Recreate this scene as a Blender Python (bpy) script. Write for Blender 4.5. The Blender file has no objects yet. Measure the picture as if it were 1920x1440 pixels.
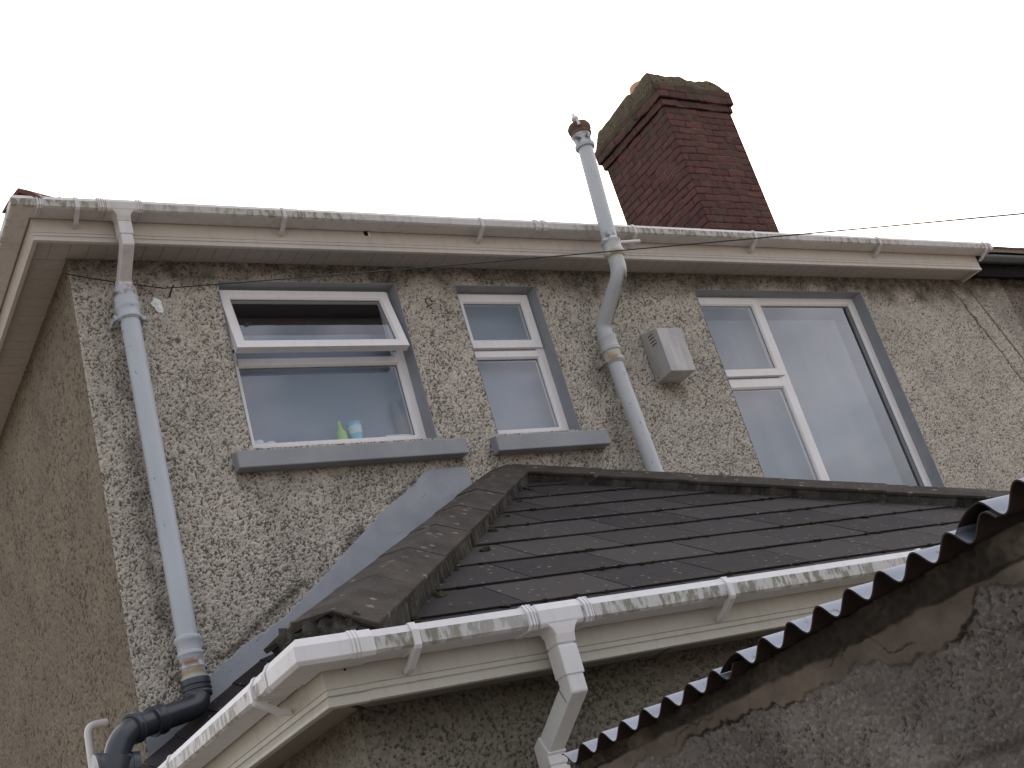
import bpy, bmesh, math, random
import numpy as np
from mathutils import Vector, Matrix
random.seed(7)
RNG = np.random.default_rng(11)
S = bpy.context.scene
COL = S.collection
R = math.radians

# ------------------------------------------------------------------ camera
cam = bpy.data.cameras.new("camera"); camo = bpy.data.objects.new("camera", cam); COL.objects.link(camo)
RX = Vector((0.84312, -0.46546, -0.26925)); RY = Vector((-0.028175, 0.461796, -0.886538)); RZ = Vector((0.536986, 0.755045, 0.376236))
camo.matrix_world = Matrix(((RX.x, -RY.x, -RZ.x, 0), (RX.y, -RY.y, -RZ.y, -6.0), (RX.z, -RY.z, -RZ.z, 1.6), (0, 0, 0, 1)))
cam.sensor_width = 36; cam.lens = 36 * 2384.56 / 1920; cam.clip_start = 0.05; cam.clip_end = 2000
S.camera = camo

# ------------------------------------------------------------------ world, sun, exposure
SUN_EL, SUN_AZ = 24, 38          # sun behind the house, off to the right (azimuth from +Y towards +X)
w = bpy.data.worlds.new("World"); S.world = w; w.use_nodes = True
nt = w.node_tree; nt.nodes.clear()
def wn(t, **k):
    n = nt.nodes.new(t)
    for a, b in k.items(): setattr(n, a, b)
    return n
out = wn('ShaderNodeOutputWorld'); bg = wn('ShaderNodeBackground'); bg.inputs['Strength'].default_value = 0.12
sky = wn('ShaderNodeTexSky', sky_type='NISHITA', sun_disc=False); sky.sun_elevation = R(SUN_EL); sky.sun_rotation = R(SUN_AZ)
sky.air_density = 1.0; sky.dust_density = 3.0
tc = wn('ShaderNodeTexCoord'); mp = wn('ShaderNodeMapping'); mp.inputs['Scale'].default_value = (1, 1, 1.8)
nz = wn('ShaderNodeTexNoise'); nz.inputs['Scale'].default_value = 4.2; nz.inputs['Detail'].default_value = 7; nz.inputs['Roughness'].default_value = 0.55
cr = wn('ShaderNodeValToRGB'); cr.color_ramp.elements[0].position = 0.38; cr.color_ramp.elements[1].position = 0.66
mx = wn('ShaderNodeMix', data_type='RGBA'); 
# thin bright overcast, brightest towards the hidden sun
dotn = wn('ShaderNodeVectorMath', operation='DOT_PRODUCT')
sd = Vector((math.sin(R(SUN_AZ)) * math.cos(R(SUN_EL)), math.cos(R(SUN_AZ)) * math.cos(R(SUN_EL)), math.sin(R(SUN_EL))))
dotn.inputs[1].default_value = sd
mr = wn('ShaderNodeMapRange'); mr.inputs['From Min'].default_value = -0.6; mr.inputs['From Max'].default_value = 1.0
mr.inputs['To Min'].default_value = 0.0; mr.inputs['To Max'].default_value = 1.0
ccol = wn('ShaderNodeMix', data_type='RGBA'); ccol.inputs['A'].default_value = (6.9, 6.55, 7.25, 1); ccol.inputs['B'].default_value = (15, 15, 15.5, 1)
fac = wn('ShaderNodeMath', operation='MULTIPLY_ADD'); fac.inputs[1].default_value = 0.85; 
fac2 = wn('ShaderNodeMath', operation='MULTIPLY'); fac2.inputs[1].default_value = 0.35; fac2.use_clamp = True
L = nt.links.new
L(tc.outputs['Generated'], mp.inputs['Vector']); L(mp.outputs[0], nz.inputs['Vector']); L(nz.outputs['Fac'], cr.inputs[0])
L(tc.outputs['Generated'], dotn.inputs[0]); L(dotn.outputs['Value'], mr.inputs['Value'])
L(mr.outputs[0], ccol.inputs['Factor'])
nz2 = wn('ShaderNodeTexNoise'); nz2.inputs['Scale'].default_value = 3.0; nz2.inputs['Detail'].default_value = 3; L(mp.outputs[0], nz2.inputs['Vector'])
cr2 = wn('ShaderNodeValToRGB'); cr2.color_ramp.elements[0].position = 0.42; cr2.color_ramp.elements[0].color = (6.0, 6.5, 7.6, 1); cr2.color_ramp.elements[1].position = 0.6; cr2.color_ramp.elements[1].color = (7.9, 6.5, 6.7, 1)
L(nz2.outputs['Fac'], cr2.inputs[0]); L(cr2.outputs[0], ccol.inputs['A'])
L(mr.outputs[0], fac2.inputs[0]); L(cr.outputs[0], fac.inputs[0]); L(fac2.outputs[0], fac.inputs[2]); fac.use_clamp = True
L(fac.outputs[0], mx.inputs['Factor']); L(sky.outputs[0], mx.inputs['A']); L(ccol.outputs['Result'], mx.inputs['B'])
skm = wn('ShaderNodeMix', data_type='RGBA', blend_type='MULTIPLY'); skm.inputs['Factor'].default_value = 1; skm.inputs['B'].default_value = (2.2, 1.75, 1.35, 1)
L(sky.outputs[0], skm.inputs['A']); L(skm.outputs['Result'], mx.inputs['A'])
L(mx.outputs['Result'], bg.inputs['Color']); L(bg.outputs[0], out.inputs['Surface'])
sun = bpy.data.lights.new("sun", 'SUN'); sun.energy = 1.0; sun.angle = R(12); sun.color = (1, 0.95, 0.88)
suno = bpy.data.objects.new("sun", sun); COL.objects.link(suno); suno.location = (10, 20, 20)
suno.rotation_euler = (-sd).to_track_quat('-Z', 'Y').to_euler()
S.view_settings.view_transform = 'Standard'; S.view_settings.look = 'None'; S.view_settings.gamma = 1
S.view_settings.exposure = 0.42
S.render.engine = 'CYCLES'; S.cycles.use_denoising = True; S.cycles.max_bounces = 8; S.cycles.transparent_max_bounces = 12

# ------------------------------------------------------------------ materials
class M:
    """small node builder; coordinates are world positions in metres"""
    def __init__(s, name, rough=0.6, spec=0.4, metal=0.0):
        s.m = bpy.data.materials.new(name); s.m.use_nodes = True; s.t = s.m.node_tree
        s.b = s.t.nodes['Principled BSDF']; s.b.inputs['Roughness'].default_value = rough
        s.b.inputs['Specular IOR Level'].default_value = spec; s.b.inputs['Metallic'].default_value = metal
        s.g = s.n('ShaderNodeNewGeometry').outputs['Position']
    def n(s, t, **k):
        x = s.t.nodes.new(t)
        for a, b in k.items(): setattr(x, a, b)
        return x
    def l(s, a, b): s.t.links.new(a, b)
    def pos(s, sx=1, sy=1, sz=1):
        v = s.n('ShaderNodeVectorMath', operation='MULTIPLY'); s.l(s.g, v.inputs[0]); v.inputs[1].default_value = (sx, sy, sz); return v.outputs[0]
    def noise(s, scale, detail=3, vec=None, rough=0.5):
        x = s.n('ShaderNodeTexNoise'); x.inputs['Scale'].default_value = scale; x.inputs['Detail'].default_value = detail; x.inputs['Roughness'].default_value = rough
        s.l(vec if vec is not None else s.g, x.inputs['Vector']); return x.outputs['Fac']
    def voro(s, scale, out='Distance', vec=None, feature='F1'):
        x = s.n('ShaderNodeTexVoronoi', feature=feature); x.inputs['Scale'].default_value = scale
        s.l(vec if vec is not None else s.g, x.inputs['Vector']); return x.outputs[out]
    def rng(s, v, a, b, c=0.0, d=1.0, smooth=False):
        x = s.n('ShaderNodeMapRange'); x.clamp = True
        if smooth: x.interpolation_type = 'SMOOTHSTEP'
        s.l(v, x.inputs['Value'])
        for k, q in zip(('From Min', 'From Max', 'To Min', 'To Max'), (a, b, c, d)): x.inputs[k].default_value = q
        return x.outputs[0]
    def math(s, op, a, b):
        x = s.n('ShaderNodeMath', operation=op)
        for i, q in enumerate((a, b)):
            if isinstance(q, (int, float)): x.inputs[i].default_value = q
            else: s.l(q, x.inputs[i])
        return x.outputs[0]
    def attr(s, name):
        return s.n('ShaderNodeAttribute', attribute_name=name).outputs['Fac']
    def mix(s, f, a, b, mode='MIX'):
        x = s.n('ShaderNodeMix', data_type='RGBA', blend_type=mode)
        if isinstance(f, (int, float)): x.inputs['Factor'].default_value = f
        else: s.l(f, x.inputs['Factor'])
        for k, q in (('A', a), ('B', b)):
            if isinstance(q, tuple): x.inputs[k].default_value = (*q, 1)
            else: s.l(q, x.inputs[k])
        return x.outputs['Result']
    def col(s, c):
        if isinstance(c, tuple): s.b.inputs['Base Color'].default_value = (*c, 1)
        else: s.l(c, s.b.inputs['Base Color'])
        return s
    def bump(s, h, dist=0.002, strength=1.0):
        x = s.n('ShaderNodeBump'); x.inputs['Distance'].default_value = dist; x.inputs['Strength'].default_value = strength
        s.l(h, x.inputs['Height']); s.l(x.outputs[0], s.b.inputs['Normal']); return s
    def rough(s, v): s.l(v, s.b.inputs['Roughness']); return s

def roughcast(name, light, light2, dark, tint=(0.5, 0.42, 0.36), lo=0.12, hi=0.5, dirt_shade_col=(0.062, 0.05, 0.036)):
    k = M(name, 0.92, 0.15)
    h = k.attr('h'); d = k.attr('dirt_shade')
    v = k.voro(75, 'Color'); vs = k.n('ShaderNodeSeparateColor'); k.l(v, vs.inputs[0])
    base = k.mix(k.rng(vs.outputs[0], 0.3, 0.9), light, light2)
    base = k.mix(k.math('MULTIPLY', k.rng(vs.outputs[1], 0.8, 0.95), 0.4), base, tint)
    base = k.mix(k.rng(k.noise(1.6, 4), 0.35, 0.7, 0, 0.4), base, tuple(x * 0.62 for x in light2)); base = k.mix(k.rng(k.noise(11, 5, rough=.65), 0.45, 0.7, 0, 0.22), base, tuple(x * 0.55 for x in light2))
    pit = k.rng(k.math('ADD', h, k.rng(k.noise(230, 2), 0.3, 0.7, -0.13, 0.13)), lo, hi, smooth=True)
    c = k.mix(pit, dark, base)
    c = k.mix(k.math('MULTIPLY', d, k.rng(k.noise(14, 4), 0.25, 0.7, 0.45, 1.0)), c, dirt_shade_col)
    k.col(c); k.bump(k.noise(190, 3, rough=0.7), 0.003, 0.6)
    return k.m

MAT = {}
MAT['wall'] = roughcast('grey_roughcast', (0.61, 0.56, 0.495), (0.49, 0.45, 0.40), (0.15, 0.13, 0.108), (0.5, 0.42, 0.36), 0.10, 0.5)
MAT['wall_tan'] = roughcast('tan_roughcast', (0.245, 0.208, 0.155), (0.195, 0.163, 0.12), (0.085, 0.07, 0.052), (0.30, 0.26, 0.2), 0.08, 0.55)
MAT['wall_n'] = roughcast('brown_roughcast', (0.34, 0.28, 0.25), (0.25, 0.21, 0.19), (0.05, 0.04, 0.036))
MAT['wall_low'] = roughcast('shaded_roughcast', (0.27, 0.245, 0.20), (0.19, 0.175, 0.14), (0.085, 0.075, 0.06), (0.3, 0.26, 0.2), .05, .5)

# shed masonry: rough block, thin mortar skim and dirty bedding with painted shade
k = M('shed_masonry', 0.93, 0.12)
h = k.attr('h'); sk = k.attr('skim'); dk = k.attr('dirt_shade')
vs = k.n('ShaderNodeSeparateColor'); k.l(k.voro(160, 'Color'), vs.inputs[0])
blk = k.mix(k.rng(k.noise(9, 5), 0.3, 0.7), (0.145, 0.125, 0.11), (0.215, 0.195, 0.175))
blk = k.mix(k.rng(vs.outputs[0], 0.75, 0.98, 0, 0.5), blk, (0.36, 0.31, 0.28))
blk = k.mix(k.rng(k.math('ADD', h, k.rng(k.noise(300, 2), 0.3, 0.7, -0.15, 0.15)), 0.08, 0.4), (0.062, 0.052, 0.045), blk)
skc = k.mix(k.rng(k.noise(22, 4), 0.3, 0.7), (0.15, 0.12, 0.095), (0.215, 0.175, 0.14)); skc = k.mix(k.rng(k.noise(7, 5, rough=.7), 0.45, 0.7, 0, .6), skc, (0.075, 0.062, 0.052))
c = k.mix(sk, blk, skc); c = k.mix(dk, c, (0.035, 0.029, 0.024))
k.col(c); k.bump(k.noise(260, 5, rough=.75), 0.003, 0.9); MAT['shed'] = k.m

def plastic(name, base, dirt_shade=(0.30, 0.27, 0.22), amt=0.35, algae=0.0, rough=0.45, zmid=None):
    k = M(name, rough, 0.35)
    c = k.mix(k.rng(k.noise(1.3, 4, k.pos(1, 1, 3)), 0.35, 0.75, 0, amt), base, dirt_shade)
    streak = k.rng(k.noise(26, 4, k.pos(1, 1, 0.22)), 0.5, 0.78, 0, amt)
    c = k.mix(streak, c, dirt_shade)
    c = k.mix(k.rng(k.noise(160, 2), 0.66, 0.8, 0, 0.35), c, (0.16, 0.14, 0.12))
    if algae:
        a = k.attr('face')      # 1 on the lower front face of the gutter
        big = k.rng(k.noise(0.9, 2), 0.36, 0.54)
        st = k.rng(k.noise(34, 5, k.pos(1, 1, 0.32), 0.65), 0.47, 0.57)
        f = k.math('MULTIPLY', k.math('MULTIPLY', a, big), k.math('MULTIPLY', st, algae))
        c = k.mix(f, c, k.mix(k.noise(40), (0.095, 0.105, 0.055), (0.20, 0.19, 0.13)))
        c = k.mix(k.math('MULTIPLY', a, k.math('MULTIPLY', big, 0.22 * algae)), c, (0.34, 0.33, 0.26))
    if algae: c = k.mix(k.math('MULTIPLY', k.attr('face'), 0.28), c, tuple(x*.55 for x in dirt_shade))  # dirt tint that also paints the vertical face darker than the bevel, as shade
    k.col(c); k.bump(k.noise(60, 2), 0.0004, 0.5); return k.m
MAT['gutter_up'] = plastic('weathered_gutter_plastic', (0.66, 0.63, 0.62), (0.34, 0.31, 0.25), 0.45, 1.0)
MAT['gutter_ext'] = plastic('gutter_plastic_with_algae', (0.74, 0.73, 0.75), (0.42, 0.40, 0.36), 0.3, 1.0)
MAT['strap'] = plastic('strap_plastic', (0.66, 0.63, 0.64), (0.36, 0.32, 0.27), 0.4)
MAT['fascia_up'] = plastic('cream_fascia_plastic', (0.56, 0.51, 0.465), (0.36, 0.31, 0.25), 0.35)
MAT['fascia_ext'] = plastic('cream_fascia_lower', (0.52, 0.495, 0.44), (0.34, 0.31, 0.25), 0.35)
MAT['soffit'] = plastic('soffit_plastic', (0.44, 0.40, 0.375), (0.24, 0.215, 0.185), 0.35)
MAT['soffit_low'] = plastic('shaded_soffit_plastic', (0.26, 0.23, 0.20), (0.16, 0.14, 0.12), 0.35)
MAT['upvc'] = plastic('window_plastic', (0.78, 0.76, 0.77), (0.5, 0.46, 0.42), 0.22, rough=0.35)
MAT['pipe_white'] = plastic('white_pipe_plastic', (0.68, 0.66, 0.66), (0.45, 0.42, 0.38), 0.25)
MAT['sash_edge'] = M('dark_gasket', 0.6).col((0.02, 0.02, 0.022)).m

def ironpaint(name, base, rustz=(), streaks=1.0, grime=None):
    k = M(name, 0.42, 0.45)
    c = k.mix(k.rng(k.noise(3, 4), 0.35, 0.7, 0, 0.4), base, tuple(x * 0.78 for x in base))
    chips = k.rng(k.noise(38, 5, k.pos(1, 1, 0.45), 0.7), 0.68 - 0.03 * streaks, 0.715)
    c = k.mix(chips, c, (0.045, 0.04, 0.036))
    sp = k.n('ShaderNodeSeparateXYZ'); k.l(k.g, sp.inputs[0])
    for z0, wd, colr, lo, hi in rustz:
        dz = k.math('ABSOLUTE', k.math('SUBTRACT', sp.outputs['Z'], z0), 0.0)
        band = k.rng(dz, 0.0, wd, 1, 0)
        f = k.math('MULTIPLY', band, k.rng(k.noise(22, 4), lo, hi))
        c = k.mix(f, c, colr)
    if grime is not None:
        c = grime(k, c, sp)
    k.col(c); k.bump(k.noise(90, 3), 0.0008, 0.6); return k.m
rust = (0.22, 0.085, 0.025); yell = (0.38, 0.29, 0.13); blackish = (0.03, 0.027, 0.024)
MAT['downpipe'] = ironpaint('pale_blue_pipe_paint', (0.46, 0.495, 0.54), ((5.17, .05, rust, 0.35, 0.5), (5.15, .03, blackish, 0.5, 0.56), (3.105, .035, rust, 0.45, 0.6), (3.06, .03, yell, 0.3, 0.5), (4.985, .012, blackish, 0.45, 0.55)))
def gr(k, c, sp):
    # dark lichen on the right flank of the swan neck
    f = k.math('MULTIPLY', k.rng(sp.outputs['Z'], 4.86, 4.95), k.rng(sp.outputs['Z'], 5.13, 5.2, 1, 0))
    f = k.math('MULTIPLY', f, k.rng(sp.outputs['X'], 5.045, 5.075))
    f = k.math('MULTIPLY', f, k.rng(k.noise(40, 4), 0.3, 0.5))
    c = k.mix(f, c, (0.045, 0.042, 0.03))
    return c
MAT['soilpipe'] = ironpaint('peeling_white_pipe_paint', (0.50, 0.52, 0.54), ((5.42, .06, blackish, 0.5, 0.6), (5.30, .1, (0.35, 0.31, 0.2), 0.3, 0.6), (4.69, .03, rust, 0.42, 0.55), (4.72, .06, yell, 0.3, 0.6), (6.22, .06, blackish, 0.48, 0.58)), 1.6, gr)
k = M('mossy_stone_cap', 0.9, 0.2); k.col(k.mix(k.rng(k.noise(18, 4), 0.35, 0.65), (0.11, 0.068, 0.048), (0.17, 0.125, 0.085))); k.bump(k.noise(60), .003); MAT['capstone'] = k.m
k = M('black_plastic_pipe', 0.32, 0.5); k.col(k.mix(k.rng(k.noise(5, 3), 0.4, 0.7), (0.03, 0.034, 0.042), (0.055, 0.062, 0.075))); k.bump(k.noise(30), .0006); MAT['black'] = k.m
k = M('grey_masonry_paint', 0.6, 0.3); k.col(k.mix(k.rng(k.noise(6, 4), 0.35, 0.7), (0.25, 0.262, 0.285), (0.30, 0.312, 0.335))); k.bump(k.noise(45, 3), .0015, .5); MAT['paint'] = k.m
k = M('flashing_paint', 0.5, 0.35)
c = k.mix(k.rng(k.noise(6, 4), 0.35, 0.7), (0.28, 0.295, 0.33), (0.345, 0.36, 0.395))
dn = k.n('ShaderNodeVectorMath', operation='DOT_PRODUCT'); k.l(k.g, dn.inputs[0]); dn.inputs[1].default_value = (0.856, 0, 0.517)
dp = k.n('ShaderNodeVectorMath', operation='DOT_PRODUCT'); k.l(k.g, dp.inputs[0]); dp.inputs[1].default_value = (-0.517, 0, 0.856)
cb = k.n('ShaderNodeCombineXYZ'); k.l(k.math('MULTIPLY', dn.outputs['Value'], 0.14), cb.inputs[0]); k.l(dp.outputs['Value'], cb.inputs[1])
c = k.mix(k.rng(k.noise(34, 4, cb.outputs[0], 0.7), 0.66, 0.7, 0, 0.85), c, (0.07, 0.07, 0.08))
k.col(c); k.bump(k.noise(40, 3), .002, .6); MAT['flash'] = k.m

# slates
k = M('dark_fibre_slate', 0.75, 0.16)
t = k.attr('tile')
c = k.mix(t, (0.017, 0.015, 0.0165), (0.050, 0.044, 0.045))
c = k.mix(k.rng(k.noise(7, 4), 0.4, 0.75, 0, 0.45), c, (0.042, 0.034, 0.030))
c = k.mix(k.rng(k.noise(26, 4, rough=0.7), 0.62, 0.74, 0, 0.4), c, (0.06, 0.055, 0.048))
lv = k.voro(26, 'Distance'); lc = k.n('ShaderNodeSeparateColor'); k.l(k.voro(26, 'Color'), lc.inputs[0])
sp_ = k.math('MULTIPLY', k.rng(lv, 0.12, 0.26, 1, 0), k.rng(lc.outputs[0], 0.72, 0.74))
c = k.mix(k.math('MULTIPLY', sp_, k.rng(k.noise(120), 0.42, 0.55)), c, (0.24, 0.225, 0.195))
c = k.mix(k.rng(k.noise(75, 4, rough=.7), 0.60, 0.70, 0, .6), c, (0.06, 0.055, 0.046))
c = k.mix(k.math('MULTIPLY', k.rng(k.noise(3.5, 3), 0.5, 0.7), k.rng(k.noise(30, 4), 0.5, 0.7, 0, .7)), c, (0.055, 0.026, 0.018))
k.col(c); k.bump(k.noise(70, 4), .0015, .6); MAT['slate'] = k.m
def captile(name, a, b, lich):
    k = M(name, 0.85, 0.2)
    c = k.mix(k.rng(k.noise(8, 5), 0.35, 0.7), a, b)
    lv = k.voro(20, 'Distance'); lc = k.n('ShaderNodeSeparateColor'); k.l(k.voro(20, 'Color'), lc.inputs[0])
    sp_ = k.math('MULTIPLY', k.rng(lv, 0.14, 0.34, 1, 0), k.rng(lc.outputs[0], 0.62, 0.64))
    c = k.mix(k.math('MULTIPLY', sp_, k.rng(k.noise(110), 0.42, 0.55)), c, lich)
    c = k.mix(k.rng(k.noise(90, 3), 0.63, 0.7), c, tuple(x * 0.6 for x in (0.16, 0.145, 0.12)))
    k.col(c); k.bump(k.noise(60, 5, rough=0.7), .003, .7); return k.m
MAT['cap'] = captile('lichened_concrete_cap', (0.034, 0.028, 0.024), (0.068, 0.056, 0.047), (0.26, 0.24, 0.20))
MAT['bed'] = captile('mossy_mortar_bedding', (0.022, 0.020, 0.016), (0.075, 0.068, 0.055), (0.12, 0.11, 0.09))
MAT['red_tile'] = captile('red_clay_tile', (0.11, 0.045, 0.038), (0.18, 0.07, 0.055), (0.2, 0.12, 0.1))
MAT['roof_dark'] = captile('dark_roof_tile', (0.05, 0.036, 0.033), (0.09, 0.06, 0.05), (0.12, 0.1, 0.09))
k = M('moss', 0.95, 0.1); k.col(k.mix(k.noise(90), (0.03, 0.028, 0.016), (0.065, 0.06, 0.036))); k.bump(k.noise(250), .004); MAT['moss'] = k.m

# brick: geometry carries the joints, attributes carry brick id / joint / moss
k = M('red_brick', 0.88, 0.18)
h = k.attr('h'); bid = k.attr('bid'); ms = k.attr('dirt_shade')
c = k.mix(bid, (0.095, 0.044, 0.041), (0.155, 0.064, 0.060))
c = k.mix(k.rng(k.noise(9, 4), 0.4, 0.75, 0, 0.65), c, (0.078, 0.052, 0.042))
c = k.mix(k.rng(k.noise(60, 4), 0.45, 0.8, 0, 0.5), c, (0.065, 0.036, 0.032))
mort = k.mix(k.rng(k.noise(3.5, 3), 0.5, 0.62), (0.03, 0.021, 0.018), (0.15, 0.115, 0.095))
c = k.mix(k.rng(h, 0.25, 0.6), mort, c)
c = k.mix(k.math('MULTIPLY', ms, k.rng(k.noise(16, 5), 0.2, 0.6, 0.35, 1)), c, k.mix(k.rng(k.noise(11, 4), 0.35, 0.65), (0.055, 0.044, 0.032), (0.08, 0.074, 0.045)))
k.col(c); k.bump(k.noise(110, 4), .003, .7); MAT['brick'] = k.m
k = M('weathered_mortar_moss', 0.95, 0.1)
c = k.mix(k.rng(k.noise(9, 5), 0.35, 0.65), (0.095, 0.076, 0.054), (0.10, 0.088, 0.055)); c = k.mix(k.rng(k.noise(35, 4), 0.55, 0.7), c, (0.17, 0.145, 0.10)); c = k.mix(k.rng(k.noise(28, 4), 0.30, 0.42, 1, 0), c, (0.028, 0.024, 0.018))
k.col(c); k.bump(k.noise(45, 5, rough=.7), .012, .8); MAT['flaunch'] = k.m
k = M('orange_clay', 0.8, 0.2); k.col(k.mix(k.noise(14), (0.50, 0.27, 0.16), (0.60, 0.38, 0.26))); MAT['clay'] = k.m

k = M('galvanised_sheet', 0.6, 0.4, 0.2)
c = k.mix(k.rng(k.noise(6, 4), 0.4, 0.7), (0.30, 0.32, 0.38), (0.20, 0.215, 0.25)); c = k.mix(k.rng(k.noise(40, 4), 0.66, 0.72), c, (0.12, 0.08, 0.06))
k.col(c); k.bump(k.noise(30), .001, .5); MAT['zinc'] = k.m
k = M('rusty_shaded_underside', 0.8, 0.25); k.col(k.mix(k.noise(30, 4), (0.018, 0.013, 0.013), (0.04, 0.026, 0.022))); MAT['zinc_under'] = k.m  # rusty tone; shade beneath the sheet is painted into the dark colour
k = M('grey_metal_casing', 0.5, 0.4)
c = k.mix(k.rng(k.noise(5, 4, k.pos(3, 3, 0.6)), 0.35, 0.65), (0.50, 0.48, 0.47), (0.36, 0.355, 0.36)); c = k.mix(k.rng(k.noise(45, 3), 0.6, 0.75, 0, .5), c, (0.25, 0.24, 0.22)); k.col(c); MAT['casing'] = k.m
MAT['dark'] = M('dark_void', 0.9, 0.1).col((0.012, 0.011, 0.011)).m
MAT['cable'] = M('black_cable', 0.6, 0.3).col((0.018, 0.018, 0.02)).m
MAT['rust'] = M('rusty_iron', 0.85, 0.2).col((0.07, 0.035, 0.025)).m
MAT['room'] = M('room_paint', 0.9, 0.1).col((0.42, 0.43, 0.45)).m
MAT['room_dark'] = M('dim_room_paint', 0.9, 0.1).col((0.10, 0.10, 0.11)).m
k = M('net_curtain', 0.9, 0.1); k.col(k.mix(k.rng(k.noise(2.2, 3, k.pos(3, 1, 0.6)), 0.35, 0.65), (0.15, 0.165, 0.19), (0.21, 0.20, 0.215))); MAT['net'] = k.m
k = M('blue_blind', 0.9, 0.1); k.col(k.mix(k.rng(k.noise(2.2, 3), 0.35, 0.65), (0.24, 0.275, 0.34), (0.29, 0.32, 0.38))); MAT['blue'] = k.m
MAT['white_cloth'] = M('white_cloth', 0.9, 0.1).col((0.8, 0.84, 0.82)).m
MAT['green'] = M('lime_plastic', 0.35, 0.5).col((0.42, 0.72, 0.12)).m
k = M('cup_plastic', 0.35, 0.5); sp2 = k.n('ShaderNodeSeparateXYZ'); k.l(k.g, sp2.inputs[0])
k.col(k.mix(k.math('MULTIPLY', k.rng(sp2.outputs['Z'], 4.375, 4.385), k.rng(sp2.outputs['Z'], 4.42, 4.43, 1, 0)), (0.22, 0.62, 0.80), (0.75, 0.85, 0.9))); MAT['cup'] = k.m
k = M('yard_concrete', 0.9, 0.2); k.col(k.mix(k.noise(1.5, 6), (0.22, 0.19, 0.155), (0.30, 0.265, 0.22))); k.bump(k.noise(40), .004); MAT['yard'] = k.m

def glassmat(name, tint, ior):
    m = bpy.data.materials.new(name); m.use_nodes = True; t = m.node_tree; t.nodes.clear()
    o = t.nodes.new('ShaderNodeOutputMaterial'); mixs = t.nodes.new('ShaderNodeMixShader'); fr = t.nodes.new('ShaderNodeFresnel'); fr.inputs['IOR'].default_value = ior
    tr = t.nodes.new('ShaderNodeBsdfTransparent'); tr.inputs['Color'].default_value = (*tint, 1); gl = t.nodes.new('ShaderNodeBsdfGlossy'); gl.inputs['Roughness'].default_value = 0.0
    gl.inputs['Color'].default_value = (0.92, 0.95, 1.0, 1)
    geo = t.nodes.new('ShaderNodeNewGeometry'); n = t.nodes.new('ShaderNodeTexNoise'); n.inputs['Scale'].default_value = 1.6; b = t.nodes.new('ShaderNodeBump'); b.inputs['Distance'].default_value = 0.002; b.inputs['Strength'].default_value = 0.06
    t.links.new(geo.outputs['Position'], n.inputs['Vector']); t.links.new(n.outputs['Fac'], b.inputs['Height']); t.links.new(b.outputs[0], gl.inputs['Normal'])
    mu = t.nodes.new('ShaderNodeMath'); mu.operation = 'SUBTRACT'; mu.use_clamp = True; t.links.new(fr.outputs[0], mu.inputs[0]); t.links.new(geo.outputs['Backfacing'], mu.inputs[1]); t.links.new(mu.outputs[0], mixs.inputs[0]); t.links.new(tr.outputs[0], mixs.inputs[1]); t.links.new(gl.outputs[0], mixs.inputs[2]); t.links.new(mixs.outputs[0], o.inputs['Surface'])
    return m
MAT['glass'] = glassmat('window_glass', (0.90, 0.92, 0.93), 2.15)

# ------------------------------------------------------------------ object helpers
ORG = {}
def tag(o, label=None, cat=None, group=None, kind=None):
    if label: o['label'] = label
    if cat: o['category'] = cat
    if group: o['group'] = group
    if kind: o['kind'] = kind
    return o
def thing(name, loc, label, cat, group=None):
    o = bpy.data.objects.new(name, None); COL.objects.link(o); o.location = loc; o.empty_display_size = 0.1
    ORG[o.name] = Vector(loc); return tag(o, label, cat, group)

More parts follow.
